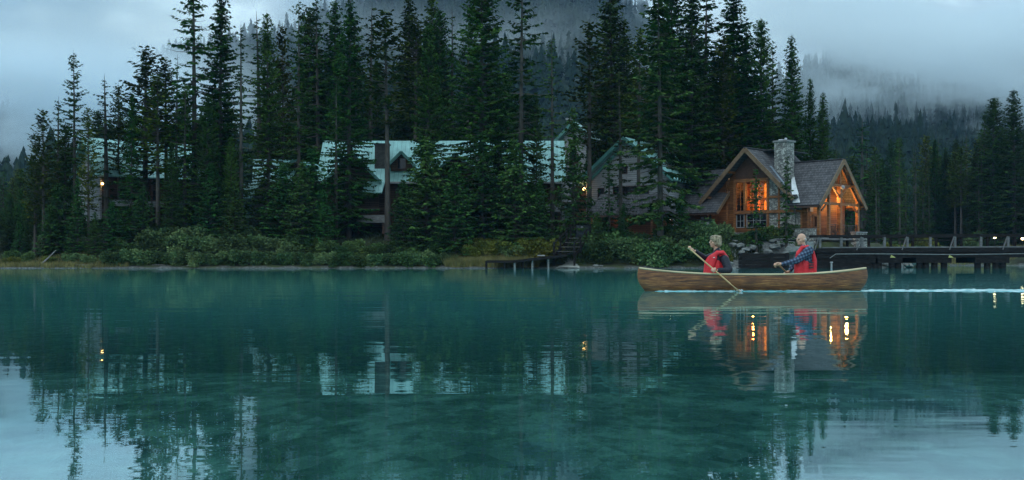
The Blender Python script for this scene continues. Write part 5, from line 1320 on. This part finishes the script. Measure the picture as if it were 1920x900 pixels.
canoe = thing("canoe", "varnished cedar strip canoe carrying two paddlers, gliding left", "canoe", (CX, CY, 0), rz=math.radians(1.5))
canoe.rotation_euler = (math.radians(-1.2), 0, math.radians(1.0))
def sheer(s): return .352 + .15 * abs(s) ** 2.6
def keel(s): return -.085 + .05 * abs(s) ** 3
def beam(s): return CBM * max(0.0, 1 - abs(s) ** 2.3) ** .82 + .012
def hull_pt(s, u, side, inset=0.0):
    """u 0 = gunwale, 1 = keel"""
    th = u * math.pi / 2
    y = (beam(s) - inset) * max(0.0, math.cos(th)) ** .42 * (1 + .05 * math.sin(2 * th)) if u < 1 else 0.0
    y = max(y, 0)
    z = sheer(s) + (keel(s) + inset - sheer(s)) * (math.sin(th) ** 1.15)
    e = abs(s) ** 6
    tt = (sheer(s) - z) / (sheer(s) - keel(s))
    x = s * CL / 2 - math.copysign(1, s) * e * (.17 * tt ** 2.2 - .05 * math.sin(math.pi * tt)) if s else 0
    return (x, side * y, z)
def hull_shell(inset):
    mb = MB(); NS, NU = 64, 12
    ss = [math.sin(t) for t in np.linspace(-math.pi / 2, math.pi / 2, NS + 1)]
    rings = []
    for s in ss:
        s = max(-.999, min(.999, s))
        r = [hull_pt(s, u, -1, inset) for u in np.linspace(0, 1, NU + 1)] + [hull_pt(s, u, 1, inset) for u in np.linspace(1, 0, NU + 1)[1:]]
        rings.append(r)
    m = len(rings[0]); V = [v for r in rings for v in r]; Fc = [(i * m + k, i * m + k + 1, (i + 1) * m + k + 1, (i + 1) * m + k) for i in range(NS) for k in range(m - 1)]
    mb.add(V, Fc, True); return mb
hull_shell(0).build("hull", m_hull, canoe); hull_shell(.018).build("hull_lining", m_ash, canoe)
for side in (-1, 1):
    mb = MB(); pts = [Vector(hull_pt(s, 0, side)) + Vector((0, side * .006, .004)) for s in np.linspace(-.992, .992, 60)]
    mb.tube(pts, .019, 8); mb.build("gunwale", m_ash, canoe)
for sg in (-1, 1):
    mb = MB(); V = [Vector(hull_pt(sg * s, 0, q)) + Vector((0, -q * .01, .016)) for s in (.83, .9, .95, .99) for q in (-1, 1)]
    mb.add(V, [(0, 1, 3, 2), (2, 3, 5, 4), (4, 5, 7, 6)]); mb.build("deck_plate", m_ash, canoe)
def cross_bar(x, w_, z, name, depth):
    s = x / (CL / 2); hb = beam(s) - .01; mb = MB(); mb.box((x - w_ / 2, -hb, z - depth), (x + w_ / 2, hb, z)); return mb.build(name, m_ash, canoe, bevel=.006)
WX, MX = 4.56 - CX, 6.36 - CX
for x, nm in ((WX + .02, "seat"), (MX + .0, "seat")):
    s = x / (CL / 2); hb = beam(s) - .02; mb = MB()
    mb.box((x - .14, -hb, .225), (x - .10, hb, .25)); mb.box((x + .10, -hb, .225), (x + .14, hb, .25)); mb.box((x - .10, -hb * .8, .23), (x + .10, hb * .8, .245)); mb.build(nm, m_ash, canoe)
cross_bar(.15, .06, .335, "thwart", .02)

# ---------------------------------------------------------------- people
def blend(name, shapes, mat, parent, voxel=.011, smooth=6):
    """union of tapered limbs and balls, remeshed to ONE continuous skin"""
    mb = MB()
    for sh in shapes:
        if sh[0] == 'b': mb.ball(sh[1], sh[2], 20, 14, sh[3] if len(sh) > 3 else None)
        else:
            pts, rs = sh[1], sh[2]; mb.tube(pts, rs, 14)
            for p, r in ((pts[0], rs[0]), (pts[-1], rs[-1])): mb.ball(p, r * .99, 14, 10)
            for p, r in zip(pts[1:-1], rs[1:-1]): mb.ball(p, r * .99, 14, 10)
    me = bpy.data.meshes.new(name); me.from_pydata(mb.v, [], mb.f); me.update()
    o = bpy.data.objects.new(name, me); COL.objects.link(o)
    r = o.modifiers.new('r', 'REMESH'); r.mode = 'VOXEL'; r.voxel_size = voxel
    if smooth: s = o.modifiers.new('s', 'SMOOTH'); s.iterations = smooth; s.factor = .5
    dg = bpy.context.evaluated_depsgraph_get(); ev = o.evaluated_get(dg); m2 = bpy.data.meshes.new_from_object(ev)
    bpy.data.objects.remove(o); m2.name = name
    m2.materials.clear(); m2.materials.append(mat); m2.polygons.foreach_set('use_smooth', np.ones(len(m2.polygons), dtype=bool)); m2.update()
    o = bpy.data.objects.new(name, m2); return link(o, parent)
m_skin, nt, b = material("skin"); b.inputs['Base Color'].default_value = (.52, .30, .21, 1); b.inputs['Roughness'].default_value = .5; b.inputs['Subsurface Weight'].default_value = .08
m_red = noisy("red_vest_fabric", [(.3, (.52, .012, .022)), (.7, (.68, .022, .035))], scale=9, rough=.65, bump=.25, bscale=30)
m_navy = noisy("navy_quilted_jacket", [(.3, (.006, .008, .016)), (.7, (.014, .018, .032))], scale=8, rough=.55, spec=.3)
m_trous = noisy("dark_trousers", [(.3, (.015, .018, .025)), (.7, (.03, .034, .045))], scale=8, rough=.8)
m_hair = noisy("blond_hair", [(.3, (.10, .075, .045)), (.5, (.24, .19, .12)), (.7, (.42, .35, .24))], scale=9, stretch=(3, 3, .8), rough=.55, bump=.6, bscale=30)
m_ghair = noisy("short_grey_hair", [(.3, (.30, .27, .25)), (.7, (.46, .42, .39))], scale=20, rough=.8)
m_dark = noisy("eye_dark", [(.4, (.02, .015, .012)), (.6, (.03, .02, .018))], scale=5, rough=.3)
m_lips = noisy("lips", [(.4, (.36, .13, .11)), (.6, (.42, .16, .13))], scale=5, rough=.4)
m_logo = noisy("white_print", [(.4, (.6, .62, .66)), (.6, (.7, .72, .75))], scale=5, rough=.6)
m_webbing = noisy("black_webbing", [(.4, (.012, .012, .016)), (.6, (.02, .02, .028))], scale=9, rough=.7)
# blue tartan shirt
m_plaid, nt, b = material("blue_tartan_shirt"); tc = nn(nt, "ShaderNodeTexCoord"); mp = nn(nt, "ShaderNodeMapping"); mp.inputs['Rotation'].default_value = (0, .35, 0); nt.links.new(tc.outputs['Object'], mp.inputs[0])
col = None
for ax_, sc_ in (('X', 4.6), ('Z', 4.6)):
    wv = nn(nt, "ShaderNodeTexWave", wave_type='BANDS', bands_direction=ax_); wv.inputs['Scale'].default_value = sc_; wv.inputs['Distortion'].default_value = .4; wv.inputs['Detail'].default_value = 1; nt.links.new(mp.outputs[0], wv.inputs['Vector'])
    cr_ = ramp(nt, wv.outputs['Color'], [(0.0, (.30, .33, .42)), (.22, (.62, .66, .78)), (.45, (1, 1, 1)), (.93, (1.0, 1.0, 1.0)), (.985, (2.2, 2.1, 1.9))])
    if col is None: col = cr_
    else:
        m_ = nn(nt, "ShaderNodeMix", data_type='RGBA', blend_type='MULTIPLY'); m_.inputs[0].default_value = 1; nt.links.new(col, m_.inputs[6]); nt.links.new(cr_, m_.inputs[7]); col = m_.outputs[2]
m_ = nn(nt, "ShaderNodeMix", data_type='RGBA', blend_type='MULTIPLY'); m_.inputs[0].default_value = 1; m_.inputs[6].default_value = (.046, .072, .125, 1); nt.links.new(col, m_.inputs[7]); nt.links.new(m_.outputs[2], b.inputs['Base Color']); b.inputs['Roughness'].default_value = .85

def head_shapes(c, yaw, r=.118, female=False):
    """head looking along -X turned by yaw towards the camera; c = centre of the skull"""
    M = Matrix.Rotation(yaw, 3, 'Z'); c = Vector(c); q = lambda x, y, z: c + M @ Vector((x, y, z)) * (r / .118)
    k = r / .118
    S = [('b', q(.008, 0, .022), (.103 * k, .079 * k, .108 * k), M), ('b', q(-.035, 0, -.055), (.062 * k, .056 * k, .070 * k), M), ('b', q(-.062, 0, -.098), (.030 * k, .030 * k, .024 * k), M),
         ('t', [q(-.095, 0, .012), q(-.118, 0, -.022)], [.010 * k, .016 * k]), ('b', q(-.113, 0, -.026), (.013 * k, .018 * k, .010 * k), M),
         ('b', q(-.086, .03, .018), (.02 * k, .026 * k, .009 * k), M), ('b', q(-.086, -.03, .018), (.02 * k, .026 * k, .009 * k), M),
         ('b', q(-.088, 0, -.058), (.018 * k, .024 * k, .013 * k), M),
         ('b', q(-.055, .045, -.03), (.034 * k, .026 * k, .03 * k), M), ('b', q(-.055, -.045, -.03), (.034 * k, .026 * k, .03 * k), M)]
    if not female: S += [('b', q(.012, .082, -.012), (.020 * k, .010 * k, .032 * k), M), ('b', q(.012, -.082, -.012), (.020 * k, .010 * k, .032 * k), M)]
    S += [('t', [q(.03, 0, -.05), q(.045, 0, -.19)], [.058 * k, .062 * k])]
    return S, q, M, k
def face_bits(p, q, M, k):
    for s in (-1, 1):
        mb = MB(); mb.ball(q(-.089, s * .032, -.004), (.009 * k, .014 * k, .007 * k), 10, 8, M); mb.build("eye", m_dark, p)
    mb = MB(); mb.ball(q(-.099, 0, -.058), (.011 * k, .022 * k, .006 * k), 10, 8, M); mb.build("mouth", m_lips, p)
def hand(c, fwd, grip, r=1.0):
    """palm at c, knuckles towards fwd, fingers curling round a shaft that runs along grip"""
    c = Vector(c); f = Vector(fwd).normalized(); g = Vector(grip).normalized(); f = (f - g * f.dot(g)).normalized(); n = f.cross(g).normalized()
    S = [('b', c, (.0, .0, .0))][:0]
    S.append(('t', [c - f * .035 * r, c + f * .01 * r], [.030 * r, .034 * r]))
    for i, L in enumerate((.9, 1.0, .96, .78)):
        o = c + g * ((i - 1.5) * .0215 * r) + f * .028 * r
        S.append(('t', [o, o + f * .030 * L * r + n * .004, o + f * .040 * L * r + n * .030 * r * L, o + f * .014 * r + n * .048 * r * L], [.0125 * r, .0115 * r, .0105 * r, .0092 * r]))
    o = c - g * .038 * r
    S.append(('t', [o - f * .015 * r, o + f * .015 * r + n * .012 * r - g * .008 * r, o + f * .03 * r + n * .034 * r + g * .006], [.0145 * r, .0125 * r, .0105 * r]))
    return S
def paddle(label, a, bpt, blade_n, blade_len=.5, grip=True):
    """shaft from grip a to blade tip bpt"""
    a = Vector(a); bpt = Vector(bpt); d = (bpt - a).normalized(); t = thing("paddle", label, "paddle", tuple(a)); L = (bpt - a).length; n = Vector(blade_n); n = (n - d * n.dot(d)).normalized(); sd = d.cross(n)
    mb = MB(); mb.tube([Vector((0, 0, 0)), d * (L - blade_len)], [.0165, .0165], 10); mb.build("shaft", m_paddle, t)
    mb = MB(); mb.tube([-sd * (.045 if grip else .022), sd * (.045 if grip else .022)], [.018, .018], 8); mb.build("grip", m_paddle, t)
    mb = MB(); prof = [(0, .016), (.08, .03), (.2, .072), (.35, .082), (.46, .072), (.5, .03)]
    V, Fc = [], []
    for s, w_ in prof:
        q = d * (L - blade_len + s * blade_len / .5); th = .011 * (1 - s * .9)
        V += [q - sd * w_, q + n * th, q + sd * w_, q - n * th]
    for i in range(len(prof) - 1):
        for k in range(4): Fc.append((i * 4 + k, i * 4 + (k + 1) % 4, (i + 1) * 4 + (k + 1) % 4, (i + 1) * 4 + k))
    Fc += [(3, 2, 1, 0), tuple(len(V) - 4 + k for k in range(4))]; mb.add(V, Fc, True); mb.build("blade", m_paddle, t)
    return t

# the woman in the bow
cyl = CY
woman = thing("person", "woman with short blond hair in red vest over navy quilted jacket, paddling in the bow", "person", (0, 0, 0))
hc = P(1340, 453.5, cyl); neck = P(1346, 469, cyl); hip = P(1347, 520, cyl)
S, q, M, k = head_shapes(hc, math.radians(10), .119, True)
shN, shF = P(1358, 485, cyl - .17), P(1338, 481, cyl + .17)
elN, wrN, haN = P(1366, 508, cyl - .30), P(1346, 506.5, cyl - .47), P(1338.5, 506, cyl - .49)
elF, wrF, haF = P(1322, 485, cyl + .06), P(1303, 470.5, cyl - .26), P(1296, 467.5, cyl - .30)
pa, pb = P(1291.5, 465, cyl - .33), P(1403, 561, cyl - .70)
gd = (pb - pa).normalized()
skin = list(S)
skin += [('t', [P(1346, 490, cyl), hip], [.13, .15]), ('t', [neck, P(1346, 490, cyl)], [.065, .14])]
skin += [('t', [shN, elN, wrN], [.05, .042, .027]), ('t', [shF, elF, wrF], [.05, .042, .027])]
skin += hand(haN, haN - wrN, gd, 1.12) + hand(haF, haF - wrF + Vector((-.02, 0, .01)), Vector((.25, -.9, -.2)), 1.1)
for s in (-1, 1):
    h0 = Vector((hip.x, cyl + s * .10, .31)); kn = Vector((hip.x - .46, cyl + s * .13, .30)); ft = Vector((hip.x - .62, cyl + s * .12, .03))
    skin += [('t', [h0, kn, ft], [.075, .055, .04]), ('t', [ft, ft + Vector((-.14, 0, -.01))], [.035, .025])]
blend("body", skin, m_skin, woman, .0085, 4)
face_bits(woman, q, M, k)
# hair: a full bob, face left free
H_ = [('b', q(.028, 0, .045), (.122 * k, .112 * k, .110 * k), M), ('b', q(.060, 0, -.03), (.095 * k, .108 * k, .108 * k), M), ('b', q(.035, .072, -.025), (.058, .042, .072), M), ('b', q(.035, -.072, -.025), (.056, .040, .072), M),
      ('b', q(-.035, 0, .098), (.068, .075, .040), M), ('b', q(-.062, .03, .082), (.040, .045, .032), M), ('b', q(-.055, -.045, .070), (.042, .036, .040), M)]
rh = random.Random(4)
for i in range(60):
    a = rh.uniform(0, 6.28); z = rh.uniform(-.085, .13); rr = .112 * math.sqrt(max(.1, 1 - (z / .19) ** 2)); x = math.cos(a) * rr + .035; y = math.sin(a) * rr * .92
    if x < -.03 and z < .06: continue
    H_.append(('b', q(x, y, z), (.022, .022, .026)))
blend("hair", H_, m_hair, woman, .009, 1)
def quilted(pts, rs, n=13, amp=.14):
    """puffy sleeve: rings of stuffing along the limb"""
    pts = [Vector(p) for p in pts]; Ls = [0]
    for a, b_ in zip(pts, pts[1:]): Ls.append(Ls[-1] + (b_ - a).length)
    out, ro = [], []; m = n * 4
    for i in range(m + 1):
        t = Ls[-1] * i / m; j = max(0, min(len(pts) - 2, sum(1 for l in Ls[1:-1] if l < t))); f = (t - Ls[j]) / (Ls[j + 1] - Ls[j])
        out.append(pts[j].lerp(pts[j + 1], f)); ro.append((rs[j] * (1 - f) + rs[j + 1] * f) * (1 - amp + amp * 1.6 * abs(math.sin(math.pi * i / 4))))
    return ('t', out, ro)
def sleeve_mesh(name, lists, mat, parent, vox=.008, sm=1): return blend(name, lists, mat, parent, vox, sm)
midN = elN.lerp(shN, .12) + Vector((.012, 0, 0)); 
jack = [quilted([shN, midN, elN.lerp(wrN, .12), wrN.lerp(elN, .06)], [.094, .084, .074, .048], 12), quilted([shF, elF, wrF.lerp(elF, .06)], [.090, .070, .046], 12),
        ('t', [P(1346, 478, cyl), P(1346, 505, cyl), P(1347, 522, cyl)], [.135, .150, .165]), ('t', [P(1345, 468.5, cyl), P(1345, 472, cyl), P(1346, 478, cyl)], [.070, .080, .11]), ('t', [shF, shN], [.08, .08])]
sleeve_mesh("jacket", jack, m_navy, woman)
# vest: front and back panels with wide arm openings
def vest(parent, cx_px, top, bot, cyl_, back_px, front_px, mat, shN_, shF_, slope=0):
    sh = []
    for yy in (-.085, .085):
        sh.append(('t', [P(front_px + 6, top + 14, cyl_ + yy), P(front_px + 3, (top + bot) / 2, cyl_ + yy), P(front_px + 1, bot, cyl_ + yy * 1.2)], [.070, .085, .090]))
        sh.append(('t', [P(back_px - 5, top + 12, cyl_ + yy), P(back_px - 5, (top + bot) / 2, cyl_ + yy), P(back_px - 5, bot, cyl_ + yy)], [.062, .068, .075]))
    sh.append(('t', [P((front_px + back_px) / 2, (top * .4 + bot * .6), cyl_), P((front_px + back_px) / 2, bot, cyl_)], [.175, .188]))
    for s in (-1, 1):
        sh.append(('t', [P(back_px - 3, top + 12, cyl_ + s * .105), P((front_px + back_px) / 2 + 3, top + 2, cyl_ + s * .12), P(front_px + 7, top + 11, cyl_ + s * .095)], [.055, .048, .050]))
    return sh
v_ = vest(woman, 1345, 471.5, 513, cyl, 1360, 1325, m_red, shN, shF)
v_ += [('t', [P(1338, 483, cyl - .145), P(1333, 498, cyl - .15), P(1330, 512, cyl - .155)], [.082, .088, .092]), ('t', [P(1362, 484, cyl - .10), P(1355, 473.5, cyl - .155), P(1345, 474, cyl - .165), P(1337, 482, cyl - .15)], [.055, .050, .052, .062])]
blend("life_vest", v_, m_red, woman, .0085, 5)
lg = MB(); lc = P(1339, 483, cyl - .238)
lg.prism([lc + Vector((-.028, 0, -.012)), lc + Vector((0, 0, .016)), lc + Vector((.028, -.0, -.012)), lc + Vector((0, 0, -.004))], (0, .02, 0)); lg.build("vest_emblem", m_logo, woman)
tr_ = []
for s in (-1, 1):
    h0 = Vector((hip.x, cyl + s * .09, .31)); kn = Vector((hip.x - .46, cyl + s * .13, .30)); ft = Vector((hip.x - .60, cyl + s * .12, .06))
    tr_ += [('t', [h0, kn, ft], [.095, .068, .05])]
blend("trousers", tr_ + [('b', Vector((hip.x, cyl, .315)), (.15, .19, .085))], m_trous, woman, .012, 3)
paddle("pale wooden paddle held across the canoe by the woman, blade dipping beside the hull", pa, pb, (.68, .12, .73))

# the man in the stern
man = thing("person", "bald man in red vest over blue tartan shirt, paddling in the stern", "person", (0, 0, 0))
hc = P(1502.5, 449, cyl); neck = P(1508, 465, cyl); hip = P(1511, 521, cyl)
S, q, M, k = head_shapes(hc, math.radians(22), .121)
shN, shF = P(1517, 470, cyl - .20), P(1503, 470, cyl + .20)
elN, wrN, haN = P(1494, 489, cyl - .27), P(1467, 495, cyl - .20), P(1459, 495.5, cyl - .17)
elF, wrF, haF = P(1488, 497, cyl + .30), P(1477, 509, cyl + .40), P(1474, 513, cyl + .44)
pa, pb = P(1457, 494, cyl - .15), P(1506, 540, cyl + .95); gd = (pb - pa).normalized()
haF = pa + gd * .55; wrF = haF + Vector((.06, -.05, .05))
skin = list(S) + [('t', [neck, P(1509, 490, cyl)], [.07, .16]), ('t', [P(1509, 490, cyl), hip], [.16, .16]), ('t', [shN, elN, wrN], [.055, .046, .030]), ('t', [shF, elF, wrF], [.055, .046, .030])]
skin += hand(haN, haN - wrN, Vector((.3, .5, -.5)), 1.25) + hand(haF, haF - wrF, gd, 1.2)
for s in (-1, 1):
    h0 = Vector((hip.x, cyl + s * .10, .31)); kn = Vector((hip.x - .50, cyl + s * .14, .31)); ft = Vector((hip.x - .62, cyl + s * .12, .03))
    skin += [('t', [h0, kn, ft], [.08, .06, .042]), ('t', [ft, ft + Vector((-.15, 0, -.01))], [.038, .027])]
blend("body", skin, m_skin, man, .0085, 4)
face_bits(man, q, M, k)
gh = [('b', q(.055, 0, -.005), (.062, .084, .062), M), ('b', q(.03, .052, .0), (.05, .033, .045), M), ('b', q(.03, -.052, .0), (.05, .033, .045), M)]
blend("hair", gh, m_ghair, man, .007, 1)
mb = MB()
for s in (-1, 1): mb.tube([q(-.094, s * .05, .024), q(-.103, s * .02, .027)], [.005, .006], 6)
mb.build("eyebrows", m_ghair, man)
sh_ = [('t', [shN, elN.lerp(shN, .5), elN, wrN.lerp(elN, .05)], [.102, .090, .074, .046]), ('t', [shF, elF, wrF.lerp(elF, .1)], [.085, .066, .045]), ('t', [P(1509, 474, cyl), P(1510, 500, cyl), P(1511, 522, cyl)], [.165, .175, .185]), ('t', [shF, shN], [.088, .088]), ('t', [P(1505, 463, cyl), P(1508, 470, cyl)], [.07, .10])]
blend("shirt", sh_, m_plaid, man, .0085, 3)
v_ = []
for yy in (-.09, .09):   # long high back, waist band, open side with webbing
    v_.append(('t', [P(1523, 473, cyl + yy), P(1527, 488, cyl + yy), P(1526, 513, cyl + yy)], [.050, .055, .062]))
    v_.append(('t', [P(1498, 474, cyl + yy), P(1497, 490, cyl + yy), P(1497, 512, cyl + yy)], [.062, .085, .100]))
v_.append(('t', [P(1507, 497, cyl), P(1509, 513, cyl)], [.198, .205]))
for s in (-1, 1): v_.append(('t', [P(1523, 473, cyl + s * .115), P(1514, 463, cyl + s * .12), P(1504, 464, cyl + s * .11), P(1496, 477, cyl + s * .11)], [.052, .045, .045, .050]))
blend("life_vest", v_, m_red, man, .0085, 5)
mb = MB(); x_ = P(1521, 497, cyl - .205)
for dz_ in (-.055, 0, .055): mb.box((x_.x - .05, x_.y - .012, x_.z + dz_ - .014), (x_.x + .05, x_.y + .012, x_.z + dz_ + .014))
mb.build("side_straps", m_webbing, man)
tr_ = []
for s in (-1, 1):
    h0 = Vector((hip.x, cyl + s * .10, .31)); kn = Vector((hip.x - .50, cyl + s * .14, .31)); ft = Vector((hip.x - .60, cyl + s * .12, .06))
    tr_ += [('t', [h0, kn, ft], [.10, .072, .052])]
blend("trousers", tr_ + [('b', Vector((hip.x, cyl, .315)), (.16, .20, .09))], m_trous, man, .012, 3)
paddle("brown paddle the man dips on the far side of the canoe", pa, pb, (1, .2, 0), grip=False)

# ---------------------------------------------------------------- wake: low steep wavelets that catch the sky
m_foam = noisy("churned_water", [(.42, (.05, .26, .28)), (.54, (.18, .42, .45)), (.66, (.62, .72, .75))], scale=4, stretch=(.5, 5, 1), rough=.15, spec=.8)
def ripples(name, x0, x1, yc, hw_, amp, lam, label, seed, dy=0.0, nx_=900, ny_=26, mat=None):
    xs_ = np.linspace(x0, x1, nx_); t = np.linspace(-1, 1, ny_); Xg, Tg = np.meshgrid(xs_, t)
    u = (Xg - x0) / (x1 - x0)
    wloc = hw_ * (.35 + .65 * np.minimum(1, u * 6)) * np.where(u > .93, (1 - u) / .07, 1)
    Yg = yc + dy * u + Tg * wloc + .05 * vnoise(Xg * .8 + seed, Xg * 0)
    env = (1 - Tg ** 2) * np.clip(u * 30, 0, 1) * np.clip((1 - u) * 12, 0, 1)
    h = amp * env * (.35 + .65 * np.abs(vnoise(Xg * 3.1 / lam + seed, Yg * 9 / lam)) + .5 * vnoise(Xg * 9 / lam, Yg * 22 / lam + seed)) + .004
    env = env * np.clip(.75 + 1.6 * vnoise(Xg * .9 + seed * 2, Xg * 0 + seed), .12, 1.15); h = amp * env * (.35 + .65 * np.abs(vnoise(Xg * 3.1 / lam + seed, Yg * 9 / lam)) + .5 * vnoise(Xg * 9 / lam, Yg * 22 / lam + seed)) + .004
    h = np.where(env <= 0.001, -.004, h)
    ii = np.arange(nx_ * ny_).reshape(ny_, nx_)
    o = mesh_np(name, np.stack([Xg, Yg, h], -1).reshape(-1, 3), np.stack([ii[:-1, :-1], ii[:-1, 1:], ii[1:, 1:], ii[1:, :-1]], -1).reshape(-1, 4), mat or m_foam, smooth=True)
    return tag(o, label, 'wake', kind='stuff')
ripples("wake", CX + CL / 2 - .25, 24.0, 23.75, .28, .028, 1.0, "pale wake trailing behind the canoe to the right", 3.0)
ripples("wake", CX - CL / 2 + .3, CX + CL / 2 - .1, CY - .47, .13, .018, .7, "thin bright ripple along the canoe's near side", 8.0, ny_=12)
ripples("wake", CX + CL / 2 + .4, 21.0, 23.9, .10, .016, .8, "fainter outer ripple of the wake on its far side", 14.0, dy=1.6, ny_=10)
ripples("wake", CX + CL / 2 - .2, 19.0, 23.45, .09, .014, .8, "fainter outer ripple of the wake on its near side", 17.0, dy=-1.3, ny_=10)
mb = MB(); c0 = P(1387.5, 547, CY - .66); rs_ = random.Random(2)
for i in range(26): mb.ball(Vector((c0.x + rs_.gauss(0, .035), c0.y + rs_.gauss(0, .03), rs_.uniform(0, .045))), rs_.uniform(.004, .012), 6, 4)
o = mb.build("splash", m_logo); tag(o, "small white splash where the woman's paddle enters the water", "splash", kind='stuff')
# ---------------------------------------------------------------- labels that single out the look-alikes
ORD = "first second third fourth fifth sixth seventh eighth ninth tenth eleventh twelfth thirteenth fourteenth fifteenth sixteenth seventeenth eighteenth nineteenth twentieth".split() + ["twenty-" + w for w in "first second third fourth fifth sixth seventh eighth ninth".split()]
MARKS_L = [(-999, 8, "at the left edge"), (8, 40, "left of the leaning pole"), (40, 170, "left of the left chalet"), (170, 350, "by the left chalet"), (350, 460, "by the tallest pair of spruces"), (460, 600, "by the small brown house"), (600, 730, "by the central balcony"),
           (730, 900, "by the wide layered spruces"), (900, 1060, "by the dock"), (1060, 1180, "by the dock stairs"), (1180, 1290, "by the pale gable house"), (1290, 1440, "by the lodge's big gable"), (1440, 1560, "by the stone chimney"),
           (1560, 1640, "by the porch gable"), (1640, 1700, "by the bicycles"), (1700, 1760, "over the bridge's second pile group"), (1760, 1830, "over the gap between pile groups"), (1830, 1890, "over the third pile group"), (1890, 9999, "at the right edge")]
def relabel(group, desc):
    m = [o for o in SC.objects if o.get('group') == group and o.parent is None]
    pxs = {}
    for o in m:
        px_ = 960 + F * o.location.x / o.location.y
        for a, b_, ph in MARKS_L:
            if a <= px_ < b_: pxs.setdefault(ph, []).append((px_, o)); break
    for ph, l in pxs.items():
        l.sort(key=lambda t: t[0])
        for i, (_, o) in enumerate(l):
            o['label'] = f"{desc} {ph}" + (f", {ORD[min(i, 28)]} from left" if len(l) > 1 else "")
for g_, d_ in (("grey green willows along the waterline", "waterline willow"), ("taller shrubs up the bank", "second row shrub"),
               ("pale willows on the mound under the tall spruces", "pale willow high on the mound"), ("yellowing shrubs left of the dock", "yellowing shrub"),
               ("green shrubs between the dock stairs and the lodge", "green bank shrub"), ("taller shrubs against the shingled lean-to", "tall shrub against the lean-to"),
               ("pale shrubs on the far bank behind the bridge", "pale far bank shrub"), ("conifers on the far bank behind the bridge", "far bank conifer"),
               ("low young spruces at the left tip", "low young spruce"), ("conifers beyond the left tip of the point", "conifer beyond the point"), ("conifers crowding behind the houses", "dark back row conifer"), ("pale riprap blocks under the bridge", "pale riprap block"), ("shore stones under the willows", "shore stone under the willows")):
    relabel(g_, d_)

# things built in place get their empty at their own base
def rebase(o):
    ch = [c for c in SC.objects if c.parent == o]; pts = [v for c in ch if c.type == 'MESH' for v in ([c.matrix_basis @ Vector(b_) for b_ in c.bound_box])]
    if not pts: return
    base = Vector(((min(p.x for p in pts) + max(p.x for p in pts)) / 2, (min(p.y for p in pts) + max(p.y for p in pts)) / 2, min(p.z for p in pts)))
    o.location = base
    for c in ch: c.location = Vector(c.location) - base
for o in list(SC.objects):
    if o.type == 'EMPTY' and o.parent is None and o.location.length < 1e-6: rebase(o)
